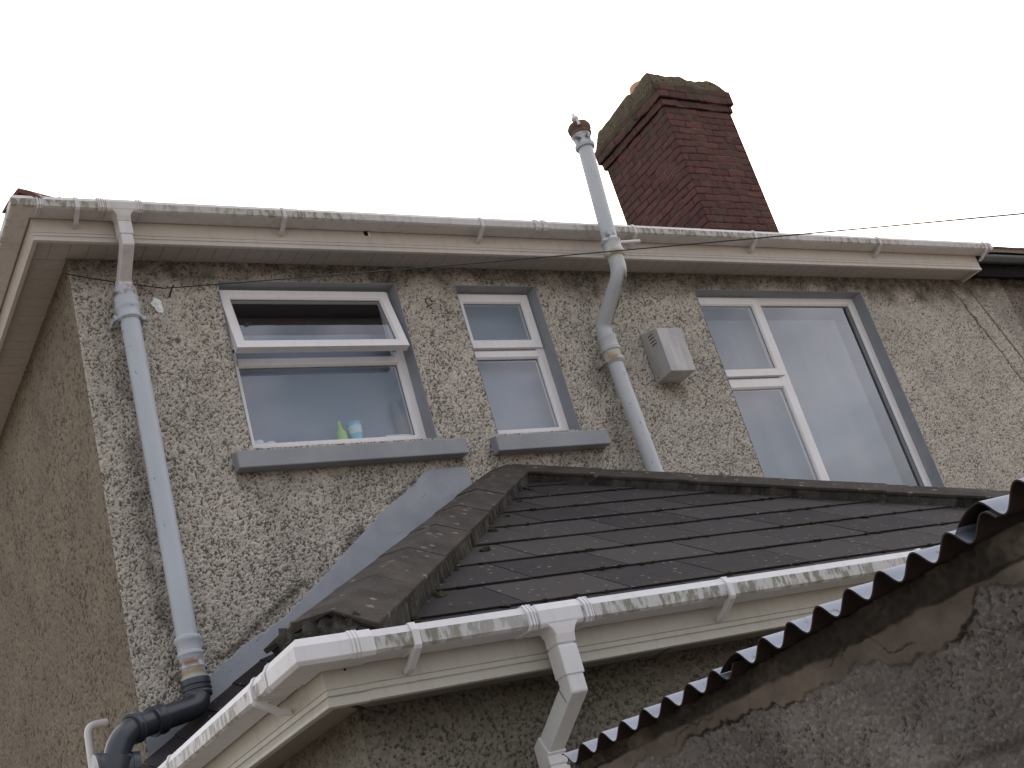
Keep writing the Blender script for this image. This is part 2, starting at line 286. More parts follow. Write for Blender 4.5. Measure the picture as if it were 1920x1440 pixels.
class MB:
    def __init__(s): s.v = []; s.f = []; s.fa = []; s.a = 0.0
    def add(s, vs, fs):
        b = len(s.v); s.v += [tuple(x) for x in vs]; s.f += [tuple(b + i for i in f) for f in fs]; s.fa += [s.a] * len(fs); return s
    def box(s, x0, x1, y0, y1, z0, z1):
        return s.add([(x0,y0,z0),(x1,y0,z0),(x1,y1,z0),(x0,y1,z0),(x0,y0,z1),(x1,y0,z1),(x1,y1,z1),(x0,y1,z1)],
              [(0,3,2,1),(4,5,6,7),(0,1,5,4),(1,2,6,5),(2,3,7,6),(3,0,4,7)])
    def hexa(s, p): # 8 points: bottom ring 0-3, top ring 4-7
        return s.add(p, [(0,3,2,1),(4,5,6,7),(0,1,5,4),(1,2,6,5),(2,3,7,6),(3,0,4,7)])
    def rings(s, rings, closed=True, cap=True, loop=False):
        n = len(rings[0]); b = len(s.v); vs = [p for r in rings for p in r]; fs = []
        m = len(rings)
        for i in range(m if loop else m - 1):
            i2 = (i + 1) % m
            for j in range(n if closed else n - 1):
                j2 = (j + 1) % n
                fs.append((i*n+j, i*n+j2, i2*n+j2, i2*n+j))
        if cap and not loop:
            fs.append(tuple(range(n-1, -1, -1))); fs.append(tuple((m-1)*n + j for j in range(n)))
        return s.add(vs, fs)
    def tube(s, pr, seg=20, cap=True):
        """pr: list of (point, radius); parallel-transport frames"""
        P = [Vector(p) for p, r in pr]; T = []
        for i in range(len(P)):
            a = P[max(i-1, 0)]; b = P[min(i+1, len(P)-1)]; d = b - a
            if d.length < 1e-9: d = T[-1] if T else Vector((0, 0, 1))
            T.append(d.normalized())
        u = T[0].orthogonal().normalized(); rings = []
        for i, (p, r) in enumerate(pr):
            u = (u - T[i] * u.dot(T[i])).normalized(); v = T[i].cross(u)
            rings.append([P[i] + (u * math.cos(2*math.pi*j/seg) + v * math.sin(2*math.pi*j/seg)) * r for j in range(seg)])
        return s.rings(rings, True, cap)
    def path(s, pts, prof, cap=True):
        """sweep closed profile (u outward, z) along plan polyline pts [(x,y)], outward = left of travel"""
        n = len(pts); rings = []
        for i in range(n):
            p = Vector(pts[i]); ns = []
            if i > 0: d = (p - Vector(pts[i-1])).normalized(); ns.append(Vector((-d.y, d.x)))
            if i < n-1: d = (Vector(pts[i+1]) - p).normalized(); ns.append(Vector((-d.y, d.x)))
            if len(ns) == 2:
                b = (ns[0] + ns[1]).normalized(); off = b / b.dot(ns[0])
            else: off = ns[0]
            rings.append([(p.x + off.x*u, p.y + off.y*u, z) for u, z in prof])
        return s.rings(rings, True, cap)
    def frame(s, x0, x1, z0, z1, prof):
        """mitred rectangular ring; prof [(inset, y)] closed"""
        rings = [[(x0+d, y, z0+d) for d, y in prof], [(x1-d, y, z0+d) for d, y in prof], [(x1-d, y, z1-d) for d, y in prof], [(x0+d, y, z1-d) for d, y in prof]]
        return s.rings(rings, True, False, True)
    def build(s, name, mat, parent=None, smooth=False, bevel=0, origin=None, attrs=None, clip=None):
        me = bpy.data.meshes.new(name); me.from_pydata(s.v, [], s.f); me.update()
        bm = bmesh.new(); bm.from_mesh(me)
        la = bm.faces.layers.float.new('fa')
        bm.faces.ensure_lookup_table()
        for i, f in enumerate(bm.faces): f[la] = s.fa[i]
        if clip:
            for co, no in clip:
                bmesh.ops.bisect_plane(bm, geom=bm.verts[:] + bm.edges[:] + bm.faces[:], plane_co=co, plane_no=no, clear_outer=True)
                
        else: bmesh.ops.recalc_face_normals(bm, faces=bm.faces[:])
        vals = [f[la] for f in bm.faces]; bm.faces.layers.float.remove(la)
        bm.to_mesh(me); bm.free()
        if attrs: 
            a = me.attributes.new(attrs, 'FLOAT', 'FACE'); a.data.foreach_set('value', vals)
        return link(me, name, mat, parent, smooth, bevel, origin)

def link(me, name, mat, parent=None, smooth=False, bevel=0, origin=None):
    me.materials.clear()
    for m in (mat if isinstance(mat, (list, tuple)) else [mat]): me.materials.append(MAT[m])
    n = len(me.vertices); co = np.empty(n*3); me.vertices.foreach_get('co', co); co = co.reshape(-1, 3)
    if origin is None:
        lo, hi = co.min(0), co.max(0); origin = ((lo[0]+hi[0])/2, (lo[1]+hi[1])/2, lo[2])
    origin = Vector(origin); co = co - np.array(origin); me.vertices.foreach_set('co', co.ravel())
    if smooth:
        me.polygons.foreach_set('use_smooth', [True]*len(me.polygons))
        try: me.set_sharp_from_angle(angle=R(38))
        except Exception: pass
    me.update()
    o = bpy.data.objects.new(name, me); COL.objects.link(o); ORG[o.name] = origin
    if parent is not None: o.parent = parent; o.location = origin - ORG[parent.name]
    else: o.location = origin
    if bevel:
        b = o.modifiers.new('bevel', 'BEVEL'); b.width = bevel; b.segments = 2; b.limit_method = 'ANGLE'; b.angle_limit = R(40); b.harden_normals = False
    return o

def band(shape, sig, seed, aniso=(1, 1)):
    """band-limited random field, unit variance (sig in cells)"""
    g = np.random.default_rng(seed).standard_normal(shape)
    fy = np.fft.fftfreq(shape[0])[:, None] * aniso[0]; fx = np.fft.rfftfreq(shape[1])[None, :] * aniso[1]; f2 = fx**2 + fy**2
    G = np.exp(-2*np.pi**2*sig**2*f2) - np.exp(-2*np.pi**2*(sig*2.2)**2*f2)
    o = np.fft.irfft2(np.fft.rfft2(g)*G, s=shape); return o/o.std()
def low(shape, sig, seed):
    g = np.random.default_rng(seed).standard_normal(shape)
    fy = np.fft.fftfreq(shape[0])[:, None]; fx = np.fft.rfftfreq(shape[1])[None, :]
    o = np.fft.irfft2(np.fft.rfft2(g)*np.exp(-2*np.pi**2*sig**2*(fx**2+fy**2)), s=shape); return o/o.std()
def ss(a, b, x): t = np.clip((x-a)/(b-a), 0, 1); return t*t*(3-2*t)
def lines(*segs, extra=()):
    out = []
    for a, b, st in segs: out += list(np.arange(a, b, st))
    out.append(segs[-1][1]); ex = np.array(sorted(extra))
    out = np.array(out)
    for e in ex:
        out[np.argmin(abs(out-e))] = e
    return np.unique(out)
def sheet(name, U, V, pos, attrs, mat, parent, holes=(), disp=None, smooth=True):
    """grid mesh on line arrays U (cols) V (rows); pos(UU,VV,D)->(x,y,z) arrays"""
    UU, VV = np.meshgrid(U, V); X, Y, Z = pos(UU, VV, disp)
    nv, nu = UU.shape; idx = np.arange(nv*nu).reshape(nv, nu)
    q = np.stack([idx[:-1, :-1], idx[:-1, 1:], idx[1:, 1:], idx[1:, :-1]], -1).reshape(-1, 4)
    uc = ((U[:-1]+U[1:])/2)[None, :].repeat(nv-1, 0).ravel(); vc = ((V[:-1]+V[1:])/2)[:, None].repeat(nu-1, 1).ravel()
    keep = np.ones(len(q), bool)
    for (a, b, c, d) in holes: keep &= ~((uc > a) & (uc < b) & (vc > c) & (vc < d))
    q = q[keep]
    me = bpy.data.meshes.new(name); me.vertices.add(nv*nu); me.vertices.foreach_set('co', np.stack([X, Y, Z], -1).astype(np.float32).ravel())
    me.loops.add(q.size); me.loops.foreach_set('vertex_index', q.ravel().astype(np.int32))
    me.polygons.add(len(q)); me.polygons.foreach_set('loop_start', np.arange(0, q.size, 4, dtype=np.int32))
    try: me.polygons.foreach_set('loop_total', np.full(len(q), 4, np.int32))
    except Exception: pass
    me.update(calc_edges=True); me.validate()
    for nme, a in attrs.items():
        at = me.attributes.new(nme, 'FLOAT', 'POINT'); at.data.foreach_set('value', np.broadcast_to(a, UU.shape).astype(np.float32).ravel())
    if smooth: me.polygons.foreach_set('use_smooth', [True]*len(me.polygons))
    return link(me, name, mat, parent)
def pebble(U, V, st, seed, an=(1, 1), gs=0.0022):
    """roughcast height 0..1 sampled at U,V (st = finest step)"""
    n1 = int((V[-1]-V[0])/st)+4; n0 = int((U[-1]-U[0])/st)+4
    c = gs/st
    f = 0.75*band((n1, n0), c, seed, an) + 0.6*band((n1, n0), c*2.2, seed+1, an) + 0.35*band((n1, n0), c*5, seed+4) + 0.2*low((n1, n0), c*14, seed+2)
    i = np.clip(((V-V[0])/st).astype(int), 0, n1-1); j = np.clip(((U-U[0])/st).astype(int), 0, n0-1)
    f = f[np.ix_(i, j)]; return ss(-1.9, 1.5, f)

def fillet(pts, r, n=6):
    pts = [Vector(p) for p in pts]; out = [pts[0]]
    for i in range(1, len(pts)-1):
        a, p, b = pts[i-1], pts[i], pts[i+1]; da = (a-p); db = (b-p); rr = min(r, da.length*.48, db.length*.48)
        A = p + da.normalized()*rr; B = p + db.normalized()*rr
        for k in range(n+1):
            t = k/n; out.append(A*(1-t)**2 + p*2*t*(1-t) + B*t*t)
    out.append(pts[-1]); return out

# ------------------------------------------------------------------ ground
g = MB().add([(-400,-400,0),(400,-400,0),(400,400,0),(-400,400,0)], [(0,1,2,3)]).build('ground', 'yard'); tag(g, kind='structure')

# ================================================================== HOUSE
HX, HR = 1.68, 9.24
SOF, EAV = 5.44, 5.62
house = thing('house', (5.4, 3.0, 0), 'grey pebble-dashed house with white window frames, pale fascia and a red brick chimney', 'house')
W1 = (2.50, 3.637, 4.255, 5.31); W2 = (4.063, 4.673, 4.255, 5.305); W3 = (6.055, 7.775, 3.15, 5.30)
ST = 0.0041
U = lines((HX, 9.6, ST), extra=(W1[0], W1[1], W2[0], W2[1], W3[0], W3[1]))
V = lines((0, 2.4, 0.05), (2.4, 2.75, 0.02), (2.75, 5.46, ST), extra=(W1[2], W1[3], W2[2], W2[3], W3[2], W3[3]))
UU, VV = np.meshgrid(U, V)
h = pebble(U, V, ST, 21)
nz_ = low(UU.shape, 14, 5)
def near(x, x0, w_): return np.exp(-((x-x0)/w_)**2)
dirt_shade = 0.92*ss(5.17, 5.40, VV+0.04*nz_)                                   # grime plus painted eaves shadow under the soffit
dirt_shade = np.maximum(dirt_shade, 0.65*near(UU, 1.86, 0.05)*ss(5.2, 4.6, VV)*ss(-1.2, 0.8, nz_))     # behind the downpipe
dirt_shade = np.maximum(dirt_shade, 0.55*near(UU, 4.93, 0.06)*ss(4.85, 4.6, VV)*ss(-1.2, 0.8, nz_))
dirt_shade = np.maximum(dirt_shade, 0.75*near(UU, 5.53, 0.10)*ss(4.56, 4.54, VV)*ss(4.36, 4.55, VV)*ss(-1.5, 0.3, nz_))
for wdw in (W1, W2):
    dirt_shade = np.maximum(dirt_shade, 0.5*(UU > wdw[0]-.12)*(UU < wdw[1]+.15)*ss(4.17, 4.12, VV)*ss(3.93, 4.13, VV+0.04*nz_))
ln = 3.975-(4.02-UU)*0.613 + .1                                                   # line of the extension roof on the wall
dirt_shade = np.maximum(dirt_shade, 0.9*np.exp(-((VV-(ln+0.228+.04*(UU-2.05)))/0.035)**2)*ss(-0.8, .8, nz_+.6*band(UU.shape, 4, 66))*(UU < 3.75))
for (cx, cz, cr_, a_) in ((2.203, 4.926, .016, 1.0), (2.55, 4.0, .1, .25), (3.0, 3.98, .12, .3)):
    dirt_shade = np.maximum(dirt_shade, a_*ss(cr_*1.6, cr_*.6, np.hypot(UU-cx, VV-cz)))
# two cracks and a raised bead running down towards the right-hand neighbour
s1 = 8.90 + (5.38-VV)*0.42 + 0.01*low(UU.shape, 8, 8); s2 = 9.12 + (5.38-VV)*0.42
cr1 = np.exp(-((UU-s1)/0.012)**2)*(VV < 5.36); cr2 = np.exp(-((UU-s2)/0.014)**2)*(VV < 5.36)
h = h*(1-0.85*np.maximum(cr1, cr2)); dirt_shade = np.maximum(dirt_shade, 0.8*np.maximum(cr1, cr2*0.8))
dirt_shade = np.maximum(dirt_shade, 0.45*ss(0.0, 0.2, UU-s2))
fade = ss(HX, HX+0.02, UU)*ss(9.6, 9.58, UU)
sheet('wall', U, V, lambda a, b, d: (a, -d, b), {'h': h, 'dirt_shade': dirt_shade}, 'wall', house, (W1, W2, W3), (h-1.0)*0.0115*fade)['label'] = 'grey pebble-dashed rear wall'
# left side wall
U = lines((0, 4.2, 0.007), (4.2, 7.5, 0.1)); V = lines((0, 2.4, 0.06), (2.4, 5.46, 0.007)); UU, VV = np.meshgrid(U, V)
h = pebble(U, V, 0.007, 44, (1, 1), .0038); nz_ = low(UU.shape, 10, 15)
dirt_shade = np.maximum(0.35*ss(5.0, 5.4, VV+.05*nz_), 0.3*ss(0.3, 1.6, nz_)*ss(3, 5, VV))
sheet('side_wall', U, V, lambda a, b, d: (HX - d, 0.0 + a, b), {'h': h, 'dirt_shade': dirt_shade}, 'wall_tan', house, (), (h-1.0)*0.008*ss(0, .02, UU))['label'] = 'tan rendered side wall'
# hidden remaining walls
m = MB(); m.add([(HX,7.5,0),(9.24,7.5,0),(9.24,7.5,5.46),(HX,7.5,5.46)], [(0,1,2,3)]); m.build('back_wall', 'wall_tan', house)
# soffit boards
m = MB(); x = HX-0.2
while x < 9.06: m.box(x+.0012, x+.0988, -0.188, 0.02, SOF, SOF+.006); x += 0.1
m.box(1.5, 9.05, -0.188, 0.02, SOF+.005, SOF+.012)
y = 0.024
while y < 7.4: m.box(HX-.192, HX+.02, y+.0012, y+.0988, SOF, SOF+.006); y += 0.1
m.box(1.49, 1.70, 0, 7.4, SOF+.005, SOF+.012)
m.build('soffit', 'soffit', house, bevel=0.0012)
def fascia_profile(zb, zt): return [(0, zt), (.018, zt), (.018, zb+.055), (.0145, zb+.053), (.018, zb+.051), (.018, zb+.036), (.013, zb+.033), (.018, zb+.029), (.0235, zb+.012), (.0235, zb+.002), (.019, zb), (0, zb)]
FP = [(9.10, -0.188), (1.492, -0.188), (1.492, 7.4)]
fa_ = MB().path(FP, fascia_profile(5.41, 5.63)).build('fascia', 'fascia_up', house, smooth=False)
m = MB(); m.box(3.395, 3.43, -0.2085, -0.2055, 5.52, 5.553); m.build('hole', 'dark', fa_)
m = MB(); m.box(3.42, 3.432, -0.2105, -0.206, 5.512, 5.545); m.build('hole_trim', 'upvc', fa_)
m = MB().box(9.07, 9.10, -0.19, 0.0, 5.412, 5.63); m.build('fascia_end', 'fascia_up', house)
# roof: hipped, red clay tiles
zr0 = 5.60; pit = math.tan(R(29))
ex0, ey0 = 1.44, -0.24; yr = 3.6; zr = zr0 + (yr-ey0)*pit
m = MB()
m.add([(ex0,ey0,zr0),(9.24,ey0,zr0),(9.24,yr,zr),(ex0+(yr-ey0),yr,zr)], [(0,1,2,3)])
m.add([(ex0,ey0,zr0),(ex0+(yr-ey0),yr,zr),(ex0,7.44,zr0)], [(0,1,2)])
m.add([(ex0,7.44,zr0),(ex0+(yr-ey0),yr,zr),(9.24,yr,zr),(9.24,7.44,zr0)], [(0,1,2,3)])
roof = m.build('roof', 'roof_dark', house)
for i in range(11):
    a = 0.0 + i*0.42
    hd = Vector((1, 1, pit)).normalized(); p = Vector((ex0-.02, ey0-.02, zr0+.055)) + hd*a; q = p + hd*0.46
    sx = Vector((1, -1, 0)).normalized()*0.115; dn_ = Vector((0, 0, -.075)); lift = Vector((0, 0, .016))
    ring = lambda c, l: [c-sx+dn_+l, c-sx*.5+dn_*.15+l, c+Vector((0,0,.03))+l, c+sx*.5+dn_*.15+l, c+sx+dn_+l, c+sx*.88+dn_+l, c+l, c-sx*.88+dn_+l]
    m = MB(); m.rings([ring(p, lift*.9), ring(q, lift*0)]); m.add([tuple(v) for v in ring(p+hd*.01, lift*.9)[:5]], [(0,1,2,3,4)])
    m.build('hip_tile', 'red_tile', roof)

# windows -----------------------------------------------------------
def fr_prof(w_, yf=.090, yb=.145): return [(0, yf), (w_-.014, yf), (w_, yf+.012), (w_, yf+.022), (w_-.003, yf+.022), (w_-.003, yb), (0, yb)]
def bar(m, x0, x1, z0, z1, yf=.0895, yb=.144, be=.012, axis='h'):
    if axis == 'h': m.hexa([(x0,yf+.012,z0),(x1,yf+.012,z0),(x1,yb,z0),(x0,yb,z0),(x0,yf+.012,z1),(x1,yf+.012,z1),(x1,yb,z1),(x0,yb,z1)]); m.hexa([(x0,yf+.012,z0),(x1,yf+.012,z0),(x1,yf+.012,z1),(x0,yf+.012,z1),(x0,yf,z0+be),(x1,yf,z0+be),(x1,yf,z1-be),(x0,yf,z1-be)])
    else: m.hexa([(x0,yf+.012,z0),(x1,yf+.012,z0),(x1,yb,z0),(x0,yb,z0),(x0,yf+.012,z1),(x1,yf+.012,z1),(x1,yb,z1),(x0,yb,z1)]); m.hexa([(x0,yf+.012,z0),(x0,yf+.012,z1),(x1,yf+.012,z1),(x1,yf+.012,z0),(x0+be,yf,z0),(x0+be,yf,z1),(x1-be,yf,z1),(x1-be,yf,z0)])
def pane(x0, x1, z0, z1, par, y=.113, lab=None):
    o = MB().box(x0, x1, y, y+.005, z0, z1).build('pane', 'glass', par)
    g2 = MB(); e = .0045
    for (a, b, c, d) in ((x0,x1,z0,z0+e),(x0,x1,z1-e,z1),(x0,x0+e,z0+e,z1-e),(x1-e,x1,z0+e,z1-e)): g2.box(a, b, y-.003, y-.0005, c, d)
    g2.build('gasket', 'sash_edge', par)
    if lab: o['label'] = lab
    return o
def reveal(W, par, skip_bottom=False):
    x0, x1, z0, z1 = W; m = MB(); t = .012
    m.box(x0-.03, x1+.03, .012, .16, z1+.003, z1+.03)
    m.hexa([(x0-.003,-.0005,z1),(x1+.003,-.0005,z1),(x1+.003,.16,z1-.016),(x0-.003,.16,z1-.016),(x0-.003,-.0005,z1+.003),(x1+.003,-.0005,z1+.003),(x1+.003,.16,z1+.0028),(x0-.003,.16,z1+.0028)])
    m.box(x0-.003, x0, -.0005, .16, z0, z1)
    m.hexa([(x1,-.0005,z0),(x1+.003,-.0005,z0),(x1+.003,.16,z0),(x1-.030,.16,z0),(x1,-.0005,z1-.0002),(x1+.003,-.0005,z1-.0002),(x1+.003,.16,z1-.0002),(x1-.030,.16,z1-.0002)])
    m.build('reveal', 'paint', par)
def sill(x0, x1, zb, zt, yf, par, W):
    m = MB(); m.hexa([(x0,yf,zb),(x1,yf,zb),(x1,-.001,zb),(x0,-.001,zb),(x0,yf,zt-.018),(x1,yf,zt-.018),(x1,-.001,zt),(x0,-.001,zt)])
    m.hexa([(W[0],0,zb),(W[1],0,zb),(W[1],.16,zb),(W[0],.16,zb),(W[0],0,zt),(W[1],0,zt),(W[1],.16,zt+.012),(W[0],.16,zt+.012)])
    m.build('sill', 'paint', par, bevel=0.006)
def interior(W, par, depth, mat='room'):
    x0, x1, z0, z1 = W; m = MB(); x0 -= .25; x1 += .2; zc = z1+.02; zf = z0-.5; y0 = .16; y1 = depth
    m.add([(x0,y0,zf),(x1,y0,zf),(x1,y1,zf),(x0,y1,zf),(x0,y0,zc),(x1,y0,zc),(x1,y1,zc),(x0,y1,zc)], [(0,1,2,3),(4,7,6,5),(2,3,7,6),(0,3,7,4),(1,5,6,2)])
    X0, X1, Z0, Z1 = W
    for (a, b, c, d) in ((x0, X0, zf, zc), (X1, x1, zf, zc), (X0, X1, zf, Z0), (X0, X1, Z1, zc)): m.add([(a,y0,c),(b,y0,c),(b,y0,d),(a,y0,d)], [(0,1,2,3)])
    m.build('interior_lining', mat, par)

# window 1: top-hung light standing open over a fixed pane
m = MB(); m.frame(W1[0]-.003, W1[1]-.016, 4.262, 5.303, fr_prof(.062)); bar(m, W1[0]+.055, W1[1]-.07, 4.797, 4.857)
w1 = m.build('window', 'upvc', house, bevel=.002); w1['label'] = 'wide window with its top light open'
pane(2.556, 3.561, 4.32, 4.80, w1, lab='fixed lower pane')
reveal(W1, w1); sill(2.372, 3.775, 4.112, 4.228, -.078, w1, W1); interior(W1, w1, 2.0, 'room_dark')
sx0, sx1, sz0, sz1 = 2.508, 3.585, 4.822, 5.275; ty = .070
m = MB(); m.frame(sx0, sx1, sz0, sz1, [(0, ty-.022), (.05, ty-.022), (.062, ty-.01), (.062, ty+.03), (0, ty+.03)])
sash = m.build('sash', 'upvc', w1, bevel=.002, origin=(3.045, ty, sz1)); sash['label'] = 'open top-hung sash'
p_ = pane(sx0+.06, sx1-.06, sz0+.06, sz1-.06, w1, y=ty)
p_['label'] = 'pane of the open sash'; gsk = [o for o in COL.objects if o.name.startswith('gasket')][-1]
for o in (p_, gsk):
    # rehang on the sash pivot
    off = ORG[o.name] - ORG[sash.name]; o.data.transform(Matrix.Translation(off)); o.location = ORG[sash.name] - ORG[w1.name]; ORG[o.name] = ORG[sash.name]
    o.rotation_euler = (R(-14.5), 0, 0)
sash.rotation_euler = (R(-14.5), 0, 0)
m = MB()
for xx in (sx0+.01, sx1-.03): m = MB(); m.hexa([(xx,.095,4.885),(xx+.016,.095,4.885),(xx+.016,.105,4.90),(xx,.105,4.90),(xx,-.035,4.845),(xx+.016,-.035,4.845),(xx+.016,-.03,4.86),(xx,-.03,4.86)]); m.build('stay', 'sash_edge', w1)

# window 2: narrow, small top light over tall pane
m = MB(); m.frame(W2[0]-.003, W2[1]-.016, 4.262, 5.298, fr_prof(.062)); bar(m, W2[0]+.055, W2[1]-.07, 4.818, 4.882)
w2 = m.build('window', 'upvc', house, bevel=.002); w2['label'] = 'narrow window with two stacked panes'
pane(4.12, 4.60, 4.32, 4.82, w2); m = MB(); m.frame(4.078, 4.645, 4.888, 5.283, [(0, .073), (.052, .073), (.064, .085), (.064, .115), (0, .115)]); s2_ = m.build('sash', 'upvc', w2, bevel=.002)
pane(4.14, 4.583, 4.95, 5.222, w2, y=.093)
reveal(W2, w2); sill(3.985, 4.815, 4.112, 4.228, -.078, w2, W2); interior(W2, w2, 1.6)

# window 3: big, two stacked panes and a tall one
m = MB(); m.frame(W3[0]-.003, W3[1]-.016, 3.17, 5.293, fr_prof(.062)); bar(m, 6.652, 6.752, 3.22, 5.25, axis='v'); bar(m, 6.11, 6.664, 4.535, 4.62, yf=.0905)
w3 = m.build('window', 'upvc', house, bevel=.002); w3['label'] = 'large three-pane window behind the slate roof'
m = MB(); m.frame(6.07, 6.70, 4.627, 5.278, [(0, .073), (.052, .073), (.064, .085), (.064, .115), (0, .115)]); m.build('sash', 'upvc', w3, bevel=.002)
pane(6.13, 6.64, 4.69, 5.218, w3, y=.093); pane(6.115, 6.66, 3.23, 4.54, w3); pane(6.745, 7.70, 3.23, 5.237, w3)
reveal(W3, w3); sill(5.93, 7.9, 3.04, 3.135, -.06, w3, W3); interior(W3, w3, 3.0)

# curtains and the things on the bathroom sill (inside)
def curtain(x0, x1, z0, z1, y, mat, name, label, cat, amp=.004, pitch=.09):
    U = np.linspace(x0, x1, 90); V = np.linspace(z0, z1, 6)
    o = sheet(name, U, V, lambda a, b, d: (a, y + amp*np.sin(a*2*np.pi/pitch), b), {}, mat, None); tag(o, label, cat); return o
curtain(2.45, 3.70, 4.30, 5.085, .24, 'blue', 'window_blind', 'pale blue blind drawn across the bathroom window with the open top light', 'blind', .002, .5)
curtain(4.0, 4.75, 4.2, 5.34, .22, 'blue', 'window_blind', 'pale blue blind filling the narrow middle window', 'blind', .002, .5)
curtain(6.02, 7.60, 3.2, 5.16, .20, 'net', 'net_curtain', 'pale net curtain hanging inside the large right-hand window', 'curtain', .0015, .5)
zs = 4.318
b_ = MB().tube([((3.125,.175,zs),.028),((3.125,.175,zs+.02),.032),((3.125,.175,zs+.075),.030),((3.125,.175,zs+.10),.014),((3.125,.175,zs+.125),.010),((3.125,.175,zs+.15),.010)], 18).build('bottle', 'green', None, True)
tag(b_, 'lime green bottle standing inside on the bathroom window ledge', 'bottle')
b_ = MB().tube([((3.215,.17,zs),.030),((3.215,.17,zs+.12),.044),((3.215,.17,zs+.122),.047),((3.215,.17,zs+.13),.047)], 20).build('cup', 'cup', None, True)
tag(b_, 'blue and white cup beside the green bottle inside the window', 'cup')
def lumps(spec, name, mat, label, cat, parent=None, seed=1, sub=3, amp=.15):
    bm = bmesh.new(); rr = random.Random(seed)
    for (c, r) in spec:
        res = bmesh.ops.create_icosphere(bm, subdivisions=sub, radius=1)
        from mathutils import noise as NZ
        for v in res['verts']:
            k_ = 1 + amp*NZ.noise(Vector(v.co)*2.3 + Vector(c)*7)
            v.co = Vector((v.co.x*r[0]*k_ + c[0], v.co.y*r[1]*k_ + c[1], v.co.z*r[2]*k_ + c[2]))
    me = bpy.data.meshes.new(name); bm.to_mesh(me); bm.free(); o = link(me, name, mat, parent, True)
    if label: tag(o, label, cat)
    return o
lumps([((2.60,.185,zs+.025),(.05,.03,.04)),((2.67,.185,zs+.02),(.06,.03,.03)),((2.75,.185,zs+.008),(.05,.03,.018))], 'towel', 'white_cloth', 'crumpled white cloth inside the left corner of the bathroom window', 'cloth', amp=.4)
m = MB(); m.box(3.40, 3.57, .16, .20, zs, zs+.045); o = m.build('box', 'white_cloth', None, bevel=.008); tag(o, 'low white box inside the right corner of the bathroom window', 'box')
m = MB(); m.tube([((3.545,.20,zs+.05),.035),((3.54,.20,zs+.15),.045),((3.53,.20,zs+.25),.03),((3.525,.20,zs+.3),.01)], 14); o = m.build('hanging_cloth', 'net', None, True); tag(o, 'pale cloth hanging above the low white box in the window', 'cloth')

# chimney -----------------------------------------------------------
CX0, CX1, CY0, CY1 = 8.6, 9.54, 2.0, 3.14
CR, BW = 0.085, 0.235
def bricks(U, V, seed, course0=0.0, dirtf=None):
    UU, VV = np.meshgrid(U, V); row = np.floor((VV-course0)/CR); off = (row % 2)*BW/2 + 0.02*np.sin(row*3.1)
    wob = 0.004*low(UU.shape, 10, seed); fx = ((UU+off+wob)/BW) % 1*BW; fz = ((VV+wob-course0)/CR) % 1*CR
    col = np.floor((UU+off)/BW); dx = np.minimum(fx, BW-fx); dz = np.minimum(fz, CR-fz)
    h_ = np.minimum(ss(.002, .008, dx), ss(.003, .010, dz)); rr = np.abs(np.sin(row*12.9898+col*78.233+seed)*43758.5453) % 1
    return UU, VV, h_, rr
chim = MB().box(CX0+.02, CX1-.02, CY0+.02, CY1-.02, 5.9, 9.05).build('chimney', 'brick', house); chim['label'] = 'tall red brick chimney stack with mossy cap'
def chface(x0, x1, z0, z1, face, proud, seed, name):
    st = .007; a0, a1 = (x0, x1)
    U = np.arange(a0, a1+st*.5, (a1-a0)/round((a1-a0)/st)); V = np.arange(z0, z1+st*.5, (z1-z0)/round((z1-z0)/st))
    UU, VV, h_, rr = bricks(U, V, seed, z1)
    d = (h_-1)*.007 + (rr-.5)*.004*h_ + .002*low(UU.shape, 3, seed+3) + proud
    n_ = low(UU.shape, 12, seed+9)
    dirt_shade = np.clip(0.25*ss(0, 1.4, n_)+ (0.5*ss(8.3, 8.8, VV)*ss(-.5, 1, n_) if face == 'l' else 0.15*ss(.5, 1.5, n_)) + (0.95*(ss(8.89, 8.95, VV+.02*n_) if face == 'l' else ss(8.96, 9.03, VV+.05*n_)) if z1 > 9 else 0), 0, 1)
    edge = ss(0, .012, np.minimum(UU-a0, a1-UU))
    d = d*edge + (1-edge)*(proud-.004)
    f = {'f': lambda a, b, dd: (a, CY0-dd, b), 'l': lambda a, b, dd: (CX0-dd, a, b), 'r': lambda a, b, dd: (CX1+dd, a, b), 'b': lambda a, b, dd: (a, CY1+dd, b)}[face]
    return sheet(name, U, V, f, {'h': h_, 'bid': rr, 'dirt_shade': dirt_shade}, 'brick', chim, (), d)
chface(CX0, CX1, 6.0, 8.79, 'f', 0, 3, 'brick_face'); chface(CY0, CY1, 6.0, 8.79, 'l', 0, 5, 'brick_face')
chface(CY0, CY1, 6.0, 8.79, 'r', 0, 6, 'brick_face'); chface(CX0, CX1, 6.0, 8.79, 'b', 0, 7, 'brick_face')
for z0, z1, pr, sd_ in ((8.79, 8.876, .024, 31), (8.876, 9.05, .052, 41)):
    chface(CX0-pr, CX1+pr, z0, z1, 'f', pr, sd_, 'brick_band'); chface(CY0-pr, CY1+pr, z0, z1, 'l', pr, sd_+1, 'brick_band'); chface(CY0-pr, CY1+pr, z0, z1, 'r', pr, sd_+2, 'brick_band'); chface(CX0-pr, CX1+pr, z0, z1, 'b', pr, sd_+4, 'brick_band')
    m = MB().box(CX0-pr+.006, CX1+pr-.006, CY0-pr+.006, CY1+pr-.006, z0+.001, z1-.001); m.build('corbel_core', 'brick', chim)
